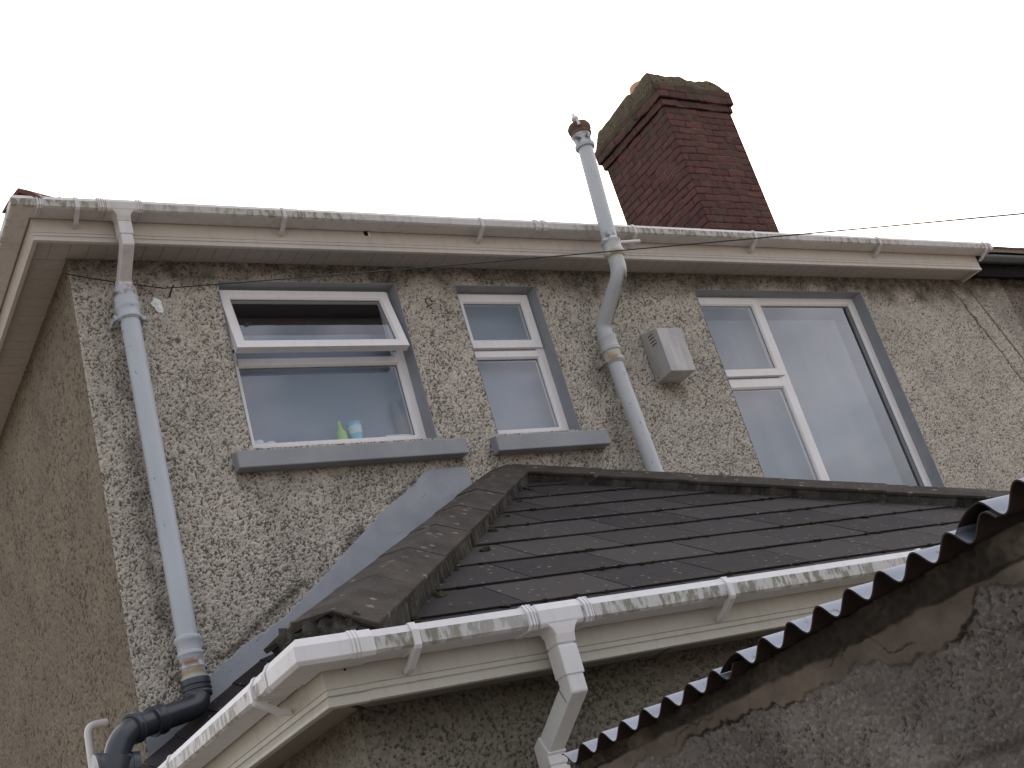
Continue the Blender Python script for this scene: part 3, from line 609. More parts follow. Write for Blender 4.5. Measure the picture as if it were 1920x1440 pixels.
# flaunching: weathered mound of mortar
U = np.linspace(CX0-.045, CX1+.045, 110); V = np.linspace(CY0-.045, CY1+.045, 120); UU, VV = np.meshgrid(U, V)
e = np.minimum(np.minimum(UU-U[0], U[-1]-UU), np.minimum(VV-V[0], V[-1]-VV))
er = np.minimum((UU-U[0])*2.4, np.minimum((U[-1]-UU)*.8, np.minimum((VV-V[0])*1.3, (V[-1]-VV)*1.3)))
hh = 9.03 + .25*ss(-.03, .17, er)**.8 + .006*low(UU.shape, 3.0, 77) + .010*low(UU.shape, 9, 78)
hh = np.where(e < 1e-6, 9.0, hh)
jx = .006*low(UU.shape, 4, 79)*(e > .002)
sheet('cap', U, V, lambda a, b, d: (a+jx, b+jx, hh), {}, 'flaunch', chim)['label'] = 'mossy weathered mortar cap'
m = MB(); px_, py_ = 9.03, 2.64
m.tube([((px_,py_,9.2),.105),((px_,py_,9.50),.098),((px_,py_,9.52),.118),((px_,py_,9.57),.122),((px_,py_,9.61),.112),((px_,py_,9.61),.09),((px_,py_,9.55),.088)], 28, False); m.build('chimney_pot', 'clay', chim, True)

# ================================================================== NEIGHBOUR
nb = thing('neighbouring_house', (11.5, 3, 0), 'darker brown-rendered neighbouring house at the right edge of the photo', 'house')
U = lines((9.55, 10.4, .009), (10.4, 13.0, .08)); V = lines((0, 3.4, .08), (3.4, 5.5, .009)); UU, VV = np.meshgrid(U, V)
h = pebble(U, V, .009, 90); dirt_shade = np.maximum(0.45, 0.8*ss(5.15, 5.45, VV))+0*h  # mask darkens towards the eaves: shadow painted into the wall colour
sheet('wall', U, V, lambda a, b, d: (a, .012-d, b), {'h': h, 'dirt_shade': dirt_shade}, 'wall_n', nb, (), (h-1)*.011)
m = MB(); m.add([(9.13,-.16,5.66),(13,-.16,5.66),(13,4,8.1),(9.13,4,8.1)], [(0,1,2,3)])
nr = m.build('roof', 'roof_dark', nb)
m = MB(); x = 9.13
while x < 12.8:
    m.hexa([(x,-.2,5.640),(x+.165,-.2,5.640),(x+.165,-.0,5.75),(x,-.0,5.75),(x,-.2,5.658+random.uniform(0,.006)),(x+.165,-.2,5.658),(x+.165,-.0,5.775),(x,-.0,5.775)]); x += .168
m.build('eaves_tile', 'roof_dark', nr)
m = MB().box(9.13, 13, -.13, -.11, 5.40, 5.65); m.build('fascia', 'dark', nb)
m = MB().box(9.13, 13, -.11, .02, 5.46, 5.47); m.build('soffit', 'dark', nb)
n_ = 12; prof = [(-.17+.055*math.cos(math.pi+math.pi*i/n_), 5.56+.055*math.sin(math.pi+math.pi*i/n_)) for i in range(n_+1)] + [(-.17+.05*math.cos(2*math.pi-math.pi*i/n_), 5.56+.05*math.sin(2*math.pi-math.pi*i/n_)) for i in range(n_+1)]
ng = MB().rings([[(9.14, y, z) for y, z in prof], [(13, y, z) for y, z in prof]]).build('gutter', 'black', None, True); tag(ng, 'black half-round gutter under the dark tiles of the neighbouring house', 'gutter')
m = MB()
rr = random.Random(5)
for i in range(9):
    p = Vector((9.62+rr.uniform(-.02,.02), -.08, 5.42)); prr = [(p, .0022)]
    d = Vector((rr.uniform(-.5,1), rr.uniform(-.5,.1), rr.uniform(-1,.5))).normalized()
    for j in range(4): d = (d + Vector((rr.uniform(-.4,.4), rr.uniform(-.2,.2), rr.uniform(-.4,.4)))).normalized(); p = p + d*.05; prr.append((p.copy(), .0018))
    m.tube(prr, 5)
o = m.build('twigs', 'bed', None); tag(o, 'wispy twigs poking out below the black gutter at the right', 'twigs')

# ================================================================== GUTTERS
def gprof(zt, u0=.002, fr=.112):
    o = [(u0, zt-.004), (u0, zt-.070), (u0+.008, zt-.074), (fr-.010, zt-.072), (fr, zt-.064), (fr, zt-.024), (fr-.012, zt)]
    i = [(fr-.016, zt), (fr-.003, zt-.024), (fr-.003, zt-.062), (fr-.012, zt-.068), (u0+.008, zt-.070), (u0+.003, zt-.066), (u0+.003, zt-.004)]
    return o + i
def gutter(root, path, zt, mat, sag=None):
    prof = gprof(zt); m = MB(); n = len(path); b = m.path(path, prof)
    # mark front face quads for the algae and the painted shade
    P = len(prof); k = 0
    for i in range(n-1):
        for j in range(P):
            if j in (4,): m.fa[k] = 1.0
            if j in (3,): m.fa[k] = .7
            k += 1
    bm_ = m
    return m.build('channel', mat, root, attrs='face')
def strap(root, x, yf, zt, wd=.024, arm=True, name='bracket', slant=0.0, mat='strap', axis='x', t=.0055):
    """strap round the gutter at x (front run, fascia face y=yf) or at y (side run, fascia face x=yf)"""
    e = t; fr = .112
    prof = [(.0, zt+e), (fr-.012, zt+e), (fr+e, zt-.022), (fr+e, zt-.066), (fr-.006, zt-.076-e*.5), (.01, zt-.078), (.0, zt-.07)]
    if arm: prof = [(.0, zt+e), (fr-.012, zt+e), (fr+e, zt-.022), (fr+e, zt-.070), (fr-.002, zt-.080), (.035, zt-.122), (.0, zt-.128), (.0, zt-.112), (.03, zt-.106), (.07, zt-.080), (.01, zt-.0775), (.0, zt-.07)]
    m = MB(); secs = [(x-wd/2, 0), (x+wd/2, 0)]
    if name == 'union_clip' and wd > .02: secs = [(x-wd/2,0),(x-wd/2+.009,0),(x-wd/2+.009,-.005),(x-wd/2+.013,-.005),(x-wd/2+.013,0),(x+wd/2-.008,0),(x+wd/2-.008,-.005),(x+wd/2-.005,-.005),(x+wd/2-.005,0),(x+wd/2,0)]
    def gp(u, z, q): return (u+q if u > .05 else u, z+(q if z > zt-.05 else -q))
    if axis == 'x': rings = [[(xx, yf-gp(u,z,q)[0], gp(u,z,q)[1]) for u, z in prof] for xx, q in secs]
    else: rings = [[(yf-gp(u,z,q)[0], yy, gp(u,z,q)[1]) for u, z in prof] for yy, q in secs]
    m.rings(rings); return m.build(name, mat, root, bevel=.0008)

GZ = 5.618; GY = -0.2115
gu = thing('gutter', (5.4, -.26, 5.5), 'white plastic gutter along the main eaves, weathered grey-green, turning the left corner', 'gutter')
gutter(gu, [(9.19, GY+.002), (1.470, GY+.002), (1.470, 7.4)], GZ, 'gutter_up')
m = MB().path([(9.20, GY), (9.165, GY)], [(u, z) for u, z in [(.0,GZ+.003),(.0,GZ-.076),(.105,GZ-.078),(.117,GZ-.066),(.117,GZ-.022),(.102,GZ+.003)]]); m.build('stop_end', 'strap', gu, bevel=.002)
for xx in (1.69, 2.85, 4.18, 5.40, 6.51, 7.83, 9.12): strap(gu, xx, GY, GZ, .022)
for xx in (1.50, 1.82, 2.02, 4.60, 4.66): strap(gu, xx, GY, GZ, .03, arm=False, name='union_clip', t=.008)
for yy in (.9, 1.8, 2.7): strap(gu, yy, 1.468, GZ, .022, axis='y')
strap(gu, .06, 1.468, GZ, .05, arm=False, name='union_clip', axis='y', t=.008)
def outlet(root, xc, yf, zt, hw, mat, sz=.0335):
    e = .0045; fr = .112
    prof = [(.0, zt+e), (fr-.012, zt+e), (fr+e, zt-.022), (fr+e, zt-.066), (fr-.006, zt-.078), (.01, zt-.079), (.0, zt-.07)]
    m = MB(); m.rings([[(xx, yf-u, z) for u, z in prof] for xx in (xc-hw, xc+hw)])
    cy = yf-.066
    top = [(xc-hw*.80, yf-.03, zt-.074), (xc+hw*.80, yf-.03, zt-.074), (xc+hw*.80, yf-fr-.003, zt-.064), (xc-hw*.80, yf-fr-.003, zt-.064)]
    mi2 = [(xc-hw*.55, cy+sz*1.0, zt-.086), (xc+hw*.55, cy+sz*1.0, zt-.086), (xc+hw*.55, cy-sz*1.42, zt-.084), (xc-hw*.55, cy-sz*1.42, zt-.084)]
    mid = [(xc-sz*1.1, cy+sz*1.02, zt-.105), (xc+sz*1.1, cy+sz*1.02, zt-.105), (xc+sz*1.1, cy-sz*1.35, zt-.105), (xc-sz*1.1, cy-sz*1.35, zt-.105)]
    bot = [(xc-sz*1.1, cy+sz*1.1, zt-.135), (xc+sz*1.1, cy+sz*1.1, zt-.135), (xc+sz*1.1, cy-sz*1.12, zt-.135), (xc-sz*1.1, cy-sz*1.12, zt-.135)]
    m.rings([top, mi2, mid, bot]); return m.build('outlet', mat, root, bevel=.004), cy
_, ocy = outlet(gu, 1.925, GY, GZ, .085, 'gutter_up')
strap(gu, 1.80, GY, GZ, .006, arm=False, name='union_clip', t=.009)

def sqsweep(m, pts, a, x=None):
    """square tube in the plane x = const; pts [(x,y,z)]"""
    P = [Vector(p) for p in pts]; rings = []
    for i, p in enumerate(P):
        ns = []
        if i > 0: d = (p-P[i-1]).normalized(); ns.append(Vector((0, -d.z, d.y)))
        if i < len(P)-1: d = (P[i+1]-p).normalized(); ns.append(Vector((0, -d.z, d.y)))
        N = ns[0] if len(ns) == 1 else (ns[0]+ns[1]).normalized()/((ns[0]+ns[1]).normalized().dot(ns[0]))
        rings.append([p + Vector((-a,0,0)) - N*a, p + Vector((a,0,0)) - N*a, p + Vector((a,0,0)) + N*a, p + Vector((-a,0,0)) + N*a])
    m.rings(rings); return m

# downpipe at the left of the wall
dp = thing('downpipe', (1.93, -.1, 3.0), 'long pale blue round downpipe running down the left end of the rear wall', 'downpipe')
m = MB(); sqsweep(m, [(1.927,ocy,5.50),(1.927,ocy,5.355),(1.93,-.105,5.225),(1.93,-.105,5.13)], .0325); m.build('swan_neck', 'strap', dp, bevel=.006)
m = MB(); sqsweep(m, [(1.927,ocy,5.485),(1.927,ocy,5.405)], .0365); m.build('collar', 'strap', dp, bevel=.004); m = MB(); sqsweep(m, [(1.93,-.112,5.232),(1.93,-.105,5.218),(1.93,-.105,5.165)], .036); m.build('collar', 'strap', dp, bevel=.004)
X, Y = 1.93, -.1
m = MB().tube([((X,Y,5.10),.0515),((X+.001,Y,4.2),.0515),((X,Y,3.05),.0515)], 28); m.build('pipe', 'downpipe', dp, True)
def coll(root, spec, mat, X, Y, name='socket', tilt=0):
    m = MB().tube([((X+tilt*(z-spec[0][0]),Y,z), r) for z, r in spec], 32, False); return m.build(name, mat, root, True)
coll(dp, [(5.185,.052),(5.185,.063),(5.165,.066),(5.15,.064),(5.09,.062),(5.085,.066),(5.072,.067),(5.06,.066),(5.055,.062),(5.02,.060),(5.01,.066),(4.998,.066),(4.99,.058),(4.985,.052)], 'downpipe', X, Y)
m = MB().box(X-.085, X+.085, Y-.012, Y+.012, 4.995, 5.015); m.box(X-.085, X-.068, Y-.01, .0, 4.99, 5.02); m.box(X+.068, X+.085, Y-.01, .0, 4.99, 5.02); m.build('bracket', 'downpipe', dp, bevel=.004)
coll(dp, [(3.245,.052),(3.24,.062),(3.228,.066),(3.215,.064),(3.205,.058),(3.165,.057),(3.16,.063),(3.148,.064),(3.14,.058),(3.09,.058),(3.085,.061),(3.08,.058),(3.045,.056),(3.045,.062),(3.03,.063),(3.022,.06)], 'downpipe', X, Y)
m = MB().box(X-.08, X+.08, Y-.01, Y+.01, 3.082, 3.098); m.box(X-.08, X-.064, Y-.01, .0, 3.078, 3.10); m.box(X+.064, X+.08, Y-.01, .0, 3.078, 3.10); m.build('bracket', 'downpipe', dp, bevel=.004)

# black waste pipe carrying on round the corner
bp_ = thing('waste_pipe', (1.6, -.25, 2.6), 'black plastic pipe bending round the house corner from the foot of the pale blue downpipe', 'pipe')
pts = fillet([(1.93,-.1,3.03),(1.925,-.13,2.90),(1.50,-.30,2.80),(1.435,-.31,2.60),(1.38,-.31,2.3),(1.34,-.31,0.0)], .10, 9)
MB().tube([(p, .056) for p in pts], 28).build('pipe', 'black', bp_, True)
coll(bp_, [(3.028,.056),(3.028,.070),(3.0,.071),(2.995,.067),(2.987,.067),(2.984,.071),(2.975,.071),(2.972,.067),(2.965,.067),(2.96,.070),(2.945,.068),(2.94,.055)], 'black', 1.93, -.105, 'collar')
def ring_on(p0, p1, r, mat, root, name='collar', prof=((0,0),(0,.012),(.15,.014),(.3,.010),(.7,.010),(.85,.014),(1,.012),(1,0))):
    p0, p1 = Vector(p0), Vector(p1); return MB().tube([(p0.lerp(p1, t), r+q) for t, q in prof], 30, False).build(name, mat, root, True)
d = Vector((1.50,-.30,2.80)) - Vector((1.925,-.13,2.90))
a = Vector((1.925,-.13,2.90)) + d*.50; ring_on(a, a+d*.13, .056, 'black', bp_)
a = Vector((1.925,-.13,2.90)) + d*.80; ring_on(a, a+d*.07, .056, 'black', bp_)
a = Vector((1.462,-.306,2.69)); dd = (Vector((1.435,-.31,2.60))-a); ring_on(a, a+dd*1.1, .061, 'black', bp_, prof=((0,0),(0,.022),(.3,.024),(1,.024),(1,0)))
m = MB().tube([((1.37,-.30,2.655),.072),((1.375,-.30,2.655),.078),((1.40,-.30,2.65),.078),((1.40,-.30,2.65),.072),((1.52,-.31,2.632),.072),((1.52,-.31,2.632),.078),((1.55,-.312,2.628),.078),((1.55,-.312,2.628),.0)], 28); m.build('branch', 'black', bp_, True)
sw = MB().tube([(p, .0205) for p in fillet([(1.69,.62,3.058),(1.585,.62,3.058),(1.578,.62,2.0),(1.578,.62,.2)], .05, 8)], 18).build('overflow_pipe', 'pipe_white', None, True); tag(sw, 'thin white overflow pipe with an elbow on the tan side wall', 'pipe')

# soil vent pipe
sv = thing('vent_pipe', (5.05, -.1, 3.8), 'white painted vent pipe with a swan neck and round finial cap rising above the eaves', 'pipe')
X = 5.04
MB().tube([(p, .0515) for p in [(5.082,-.1,3.22),(5.062,-.1,3.85),(5.035,-.1,4.68)]], 30).build('pipe', 'soilpipe', sv, True)
coll(sv, [(4.655,.052),(4.66,.058),(4.675,.068),(4.70,.066),(4.71,.059),(4.745,.060),(4.752,.068),(4.772,.069),(4.78,.062),(4.835,.061),(4.842,.066),(4.856,.066),(4.865,.056)], 'soilpipe', 5.036, -.1)
m = MB().box(4.955, 5.12, -.112, -.088, 4.678, 4.698); m.box(4.955, 4.972, -.11, 0, 4.67, 4.70); m.box(5.10, 5.118, -.11, 0, 4.67, 4.70); m.build('bracket', 'soilpipe', sv, bevel=.004)
MB().tube([(p, .0535) for p in fillet([(5.036,-.1,4.84),(5.036,-.1,4.94),(5.066,-.405,5.17),(5.07,-.405,5.32)], .13, 10)], 30).build('swan_neck', 'soilpipe', sv, True)
coll(sv, [(5.285,.054),(5.29,.062),(5.30,.070),(5.315,.072),(5.33,.068),(5.34,.062),(5.39,.063),(5.398,.068),(5.408,.068),(5.415,.062),(5.43,.056)], 'soilpipe', 5.073, -.405)
MB().tube([((5.073,-.405,5.38),.0525),((5.137,-.42,6.24),.0515)], 30).build('pipe', 'soilpipe', sv, True)
coll(sv, [(6.155,.052),(6.155,.064),(6.165,.069),(6.18,.069),(6.188,.062),(6.192,.057),(6.235,.058),(6.245,.063),(6.262,.066)], 'soilpipe', 5.132, -.42)
m = MB().tube([((5.137,-.42,6.262),.056),((5.137,-.42,6.262),.071),((5.137,-.42,6.272),.074),((5.137,-.42,6.285),.068),((5.137,-.42,6.292),.070),((5.137,-.42,6.305),.079),((5.137,-.42,6.33),.081),((5.137,-.42,6.35),.070),((5.137,-.42,6.356),.02)], 32); cap = m.build('cap', 'capstone', sv, True)
m = MB().tube([((5.137,-.42,6.35),.012),((5.134,-.42,6.378),.007),((5.132,-.42,6.386),.018),((5.130,-.42,6.402),.026),((5.129,-.42,6.418),.022),((5.127,-.42,6.432),.010),((5.127,-.42,6.438),.008),((5.127,-.42,6.444),.009),((5.127,-.42,6.452),.003)], 18); m.build('finial', 'pipe_white', cap, True)
m = MB().hexa([(5.075,-.496,6.30),(5.09,-.504,6.30),(5.092,-.49,6.30),(5.078,-.482,6.30),(5.078,-.494,6.348),(5.088,-.499,6.348),(5.09,-.488,6.35),(5.08,-.482,6.35)]); m.build('lug', 'pipe_white', cap, bevel=.002)

tb = MB().tube([((5.20,-.34,5.452),.012),((5.385,-.34,5.470),.012)], 16, False); tb.tube([((5.20,-.34,5.452),.0095),((5.384,-.34,5.4695),.0095)], 16, False); tb.tube([((5.21,-.34,5.452),.012),((5.195,-.33,5.452),.012),((5.18,-.20,5.452),.012)], 14)
o = tb.build('overflow_pipe', 'pipe_white', None, True); tag(o, 'short white overflow stub sticking out of the upper fascia beside the vent pipe', 'pipe')
MB().tube([((5.3848,-.34,5.4698),.0092),((5.3849,-.34,5.46981),.0001)], 14).build('bore', 'dark', o)

# vent box
vb = thing('vent_cover', (5.52, -.09, 4.56), 'grey metal box cover with slanted louvres fixed to the wall right of the vent pipe', 'vent cover')
x0, x1, yf = 5.409, 5.625, -.18
m = MB().hexa([(x0,yf,4.558),(x1,yf,4.558),(x1,.0,4.555),(x0,.0,4.555),(x0,yf,4.884),(x1,yf,4.884),(x1,.0,4.93),(x0,.0,4.93)]); m.build('casing', 'casing', vb, bevel=.005)
for i in range(4):
    z = 4.868 - i*.024; y0 = -.070-i*.004
    m = MB().hexa([(x0-.0012,y0-.055,z-.003),(x0+.01,y0-.055,z-.003),(x0+.01,y0,z-.003),(x0-.0012,y0,z-.003),(x0-.0012,y0-.055,z+.003),(x0+.01,y0-.055,z+.003),(x0+.01,y0,z+.003),(x0-.0012,y0,z+.003)]); m.build('louvre', 'dark', vb)
MB().tube([((x0-.0015,-.035,4.583),.005),((x0+.004,-.035,4.583),.005)], 12).build('screw_hole', 'dark', vb)

# cable with its wall hook, ring, boss
cp = [Vector(p) for p in [(1.655,-.03,5.322),(1.80,-.115+.09,5.295),(2.0,-.03,5.262),(2.17,-.035,5.236),(2.225,-.04,5.238)]]
A, B = Vector((2.225,-.04,5.238)), Vector((3.665,-4.554,2.841))
for i in range(1, 61):
    t = i/40; p = A.lerp(B, t); p.z -= .012*4*t*(1-t) if t < 1 else 0; cp.append(p)
o = MB().tube([(p, .0033 if i_ < 25 else .0026) for i_, p in enumerate(cp)], 8).build('cable', 'cable', None, True); tag(o, 'thin black overhead cable sagging across the wall from the left corner to the upper right', 'cable')
CABLE = o
m = MB().tube([((2.204,0,5.20),.006),((2.21,-.05,5.232),.005),((2.222,-.055,5.245),.004)], 8); o = m.build('hook', 'rust', None, True); tag(o, 'rusty wall hook holding the cable right of the pale blue downpipe', 'hook')
m = MB(); c = Vector((3.822,-.03,5.165))
m.tube([(c + Vector((.024*math.cos(a_), .004*math.sin(3*a_), .024*math.sin(a_))), .0035) for a_ in [i*2*math.pi/20 for i in range(19)]], 8); m.tube([((3.815,.0,5.14),.004),((3.812,-.03,5.142),.004)], 8)
o = m.build('ring', 'rust', None, True); tag(o, 'small rusty iron ring on the wall between the two small windows', 'ring')
o = lumps([((2.125,-.004,5.155),(.026,.012,.03)),((2.135,-.004,5.12),(.02,.010,.028))], 'filler_patch', 'white_cloth', 'white blob of filler on the wall just right of the downpipe top', 'filler', amp=.7, seed=4)

# ================================================================== EXTENSION
ext = thing('extension', (4.0, -1.2, 0), 'single-storey rear extension with hipped dark slate roof and cream fascia', 'extension')
TH = 0.613; AP = Vector((4.02, 0, 3.975)); cs = 1/math.sqrt(1+TH*TH)
U = lines((1.70, 4.9, .0048), (4.9, 6.34, .05)); V = lines((0, 1.5, .05), (1.5, 2.36, .0048)); UU, VV = np.meshgrid(U, V)
h = pebble(U, V, .0048, 120); dirt_shade = 0.6*ss(2.12, 2.32, VV+.02*low(UU.shape, 12, 3))
sheet('wall', U, V, lambda a, b, d: (a, -2.30-d, b), {'h': h, 'dirt_shade': dirt_shade}, 'wall_low', ext, (), (h-1)*.011)
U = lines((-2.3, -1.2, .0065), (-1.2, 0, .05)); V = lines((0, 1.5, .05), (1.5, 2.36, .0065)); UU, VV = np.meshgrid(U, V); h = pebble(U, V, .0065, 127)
sheet('side_wall', U, V, lambda a, b, d: (1.70-d, a, b), {'h': h, 'dirt_shade': 0.6*ss(2.1, 2.3, VV)}, 'wall_low', ext, (), (h-1)*.008)
m = MB(); m.add([(6.34,-2.3,0),(6.34,0,0),(6.34,0,2.36),(6.34,-2.3,2.36)], [(0,1,2,3)]); m.build('side_wall', 'wall_tan', ext)
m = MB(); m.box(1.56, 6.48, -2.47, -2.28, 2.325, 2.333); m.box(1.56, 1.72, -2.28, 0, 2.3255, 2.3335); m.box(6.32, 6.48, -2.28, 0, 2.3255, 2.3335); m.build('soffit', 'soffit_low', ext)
for x in np.arange(2.9, 6.4, 1.8): MB().box(x, x+.005, -2.465, -2.305, 2.3235, 2.3255).build('soffit_joint', 'sash_edge', ext)
m = MB()
m.hexa([(1.565,-2.465,2.322),(1.585,-2.465,2.322),(1.73,-2.30,2.322),(1.71,-2.30,2.322),(1.565,-2.465,2.3255),(1.585,-2.465,2.3255),(1.73,-2.30,2.3255),(1.71,-2.30,2.3255)]); m.build('soffit_joint', 'sash_edge', ext)
EP = [(6.492, 0.0), (6.492, -2.472), (1.548, -2.472), (1.548, -.005)]
f2 = MB().path([(6.492, -.005)] + EP[1:], fascia_profile(2.306, 2.48)).build('fascia', 'fascia_ext', ext)
m = MB().path([(1.66,-2.472),(1.548,-2.472),(1.548,-2.36)], [(a+.0025 if a > 0 else a, b) for a, b in fascia_profile(2.304, 2.482)]); m.build('corner_trim', 'fascia_ext', f2)
m = MB().tube([((1.60,-2.4935,2.41),.004),((1.60,-2.4955,2.41),.004)], 10); m.build('nail', 'rust', f2)
# slates
def slates(axis, name='slates'):
    m = MB(); rr = random.Random(9 if axis == 'f' else 19); gauge = .318; tw = .47; th = .0055
    lo_, hi_ = -2.75, 2.75
    nrow = 10
    for r_ in range(nrow):
        s0 = -0.02 + r_*gauge                     # distance up the slope from the eave line at y=-2.52
        off = .245 if r_ % 2 else .01
        x = lo_ - off
        while x < hi_:
            g1 = .0035; j = rr.uniform(-.004, .004); lz = rr.uniform(0, .0015); tw_ = rr.uniform(-.001, .001)
            x0, x1 = x+g1, x+tw-g1
            def P(xx, s, up):
                yy = -2.52*1.0 + s*cs; zz = AP.z + yy*TH
                n_ = Vector((0, -TH*cs, cs)); p = Vector((xx, yy, zz)) + n_*up
                return p
            s_a = s0 + j; s_b = s0 + gauge + .10
            if s0 > 2.98: break
            m.a = rr.random()
            m.hexa([P(x0,s_a,.0045+lz), P(x1,s_a,.0045+lz+tw_), P(x1,s_b,-.004), P(x0,s_b,-.004), P(x0,s_a,.0045+th+lz), P(x1,s_a,.0045+th+lz+tw_), P(x1,s_b,.0), P(x0,s_b,.0)])
            x += tw
    # map to plane
    v2 = []
    for (x, y, z) in m.v:
        if axis == 'f': v2.append((4.02+x, y, z))
        elif axis == 'l': v2.append((4.02+y, x*1.0, z))
        else: v2.append((4.02-y, x*1.0, z))
    m.v = v2; s2h = 1/math.sqrt(2)
    if axis == 'f': clip = [((4.02,0,4), (-s2h, -s2h, 0)), ((4.02,0,4), (s2h, -s2h, 0))]
    elif axis == 'l': clip = [((4.02,0,4), (s2h, s2h, 0)), ((4.02,-.002,4), (0, 1, 0))]
    else: clip = [((4.02,0,4), (-s2h, s2h, 0)), ((4.02,-.002,4), (0, 1, 0))]
    # front plane keeps the side where |x-4.02| <= -y
    if axis == 'f': clip = [((4.02,0,4), (-s2h, s2h, 0)), ((4.02,0,4), (s2h, s2h, 0))]
    elif axis == 'l': clip = [((4.02,0,4), (s2h, -s2h, 0)), ((4.02,-.002,4), (0, 1, 0))]
    else: clip = [((4.02,0,4), (-s2h, -s2h, 0)), ((4.02,-.002,4), (0, 1, 0))]
    return m, clip
zz0 = AP.z-2.52*TH
m = MB(); m.add([(4.02,-.002,AP.z-.004),(1.5,-2.52,zz0-.004),(6.54,-2.52,zz0-.004)], [(0,1,2)]); m.add([(4.02,-.002,AP.z-.004),(1.5,-.002,zz0-.004),(1.5,-2.52,zz0-.004)], [(0,1,2)]); m.add([(4.02,-.002,AP.z-.004),(6.54,-.002,zz0-.004),(6.54,-2.52,zz0-.004)], [(0,1,2)])
er_ = m.build('roof', 'slate', ext)
for ax in 'flr':
    m, clip = slates(ax); o = m.build('slates', 'slate', er_, clip=clip, attrs='tile')
# hip caps over a mossy mortar bed
def hip(sgn, n=9):
    hd = Vector((-sgn, -1, -TH)).normalized()        # down the hip (sgn=1: left)
    nf = Vector((0, -TH, 1)).normalized(); ns = Vector((-sgn*TH, 0, 1)).normalized()
    df = nf.cross(hd); df = df if df.x*sgn > 0 else -df      # in front plane, away from hip
    ds = ns.cross(hd); ds = ds if ds.y > 0 else -ds
    Lh = math.sqrt(2+TH*TH)*2.52
    seg = .53; WF, WS = .165, .165
    for i in range(n):
        a0 = Lh - .12 - (i+1)*seg; a1 = a0 + seg + .012
        if a0 < -.02: a0 = -.02
        if a1 < .1: break
        def ring(a, up, k=1.0):
            c = AP + hd*a; up = Vector((0, 0, up)); T = .018; lf = max(0, a/Lh) if sgn > 0 else 0
            o = [c+df*WF*k+nf*(.066+.035*lf)+up, c+df*.02+nf*(.078+.05*lf)+up+Vector((0,0,.006)), c+ds*.02+ns*(.078+.055*lf)+up+Vector((0,0,.006)), c+ds*(WS*k-.02*lf)+ns*(.066+.07*lf)+up]
            inn = [c+ds*(WS*k-.02*lf)+ns*(.066+.07*lf-T)+up, c+up+Vector((0,0,.058+.05*lf)), c+df*WF*k+nf*(.066+.035*lf-T)+up]
            return o+inn
        jj = random.uniform(-.003, .003)
        m = MB(); m.rings([ring(a0, .0+jj), ring(a1, .005+jj, 1.0)])
        m.build('hip_tile', 'cap', er_, bevel=.004)
    # ragged bedding
    m = MB(); rr = random.Random(3+int(sgn)); N = 150; up = []
    rings = []
    for i in range(N+1):
        a = i/N*(Lh-.135); c = AP + hd*a; lf = a/Lh if sgn > 0 else 0; jf = rr.uniform(-.006, .018); js = rr.uniform(-.006, .016)
        rings.append([c+df*(WF-.004+jf)+nf*.004, c+df*(WF-.010+jf*.3)+nf*(.052+.035*lf), c+nf*(.056+.05*lf), c+ds*(WS-.010-.025*lf+js*.3)+ns*(.052+.07*lf), c+ds*(WS-.004-.03*lf+js)+ns*.004, c-Vector((0,0,.02))])
    m.rings(rings); m.build('mortar_bed', 'bed', er_)
hip(1); hip(-1)
hd = Vector((-1, -1, -TH)).normalized(); c = AP + hd*(math.sqrt(2+TH*TH)*2.52-.10)
lumps([(tuple(c+Vector((.01,-.0,.055))), (.085,.045,.055)), (tuple(c+Vector((-.06,.06,.06))), (.05,.045,.055)), (tuple(c+Vector((.07,-.07,.04))), (.05,.03,.045)), (tuple(c+Vector((.03,-.03,.045))), (.055,.04,.055))], 'hip_end_mortar', 'bed', None, None, er_, amp=.9, seed=2)
# slates tilted up against the wall on the left slope
m = MB(); rr = random.Random(31)
for i in range(8):
    xa, xb = 1.50 + i*.16, 1.50 + (i+1)*.16 - .003
    for (y0, y1) in ((-.47, -.004),):
        f0 = lambda x, y: AP.z-(4.02-x)*TH + .012 + (.165*ss(2.78, 2.25, x)*(y+.47)/.466 if y > -.47 else 0)
        t = .006; j = .004*(i % 2)
        m.a = rr.random(); m.hexa([(xa,y0,f0(xa,y0)+.004),(xb,y0,f0(xb,y0)-.002),(xb,y1,f0(xb,y1)-.002),(xa,y1,f0(xa,y1)+.004),(xa,y0,f0(xa,y0)+.010),(xb,y0,f0(xb,y0)+.004),(xb,y1,f0(xb,y1)+.004),(xa,y1,f0(xa,y1)+.010)])
m.build('tilting_slates', 'slate', er_, attrs='tile')
# flashing band painted on the wall above the left slope
m = MB(); rr = random.Random(12); N = 140; top = []; botm = []
for i in range(N+1):
    x = 1.69 + (3.78-1.69)*i/N; zl = AP.z-(4.02-x)*TH
    t = float(np.interp(x, [2.05, 2.4, 2.72, 2.87, 3.1, 3.3, 3.5], [.312, .285, .288, .338, .355, .375, .39])) + .010*math.sin(i*.21) + .003*math.sin(i*.9+1) + rr.uniform(-.005, .005)
    if x > 3.50: t = min(t, 4.055 + rr.uniform(-.004,.004) - zl)
    top.append((x, zl+t)); botm.append((x, zl + .15*float(ss(2.78, 2.25, x)) - .02))
rings = [[(b[0],.004,b[1]),(b[0],-.006,b[1]),(a[0],-.006,a[1]-.006),(a[0],-.003,a[1]),(a[0],.004,a[1])] for a, b in zip(top, botm)]
m.rings(rings); m.build('flashing', 'flash', ext)['label'] = 'grey painted flashing band rising along the wall'
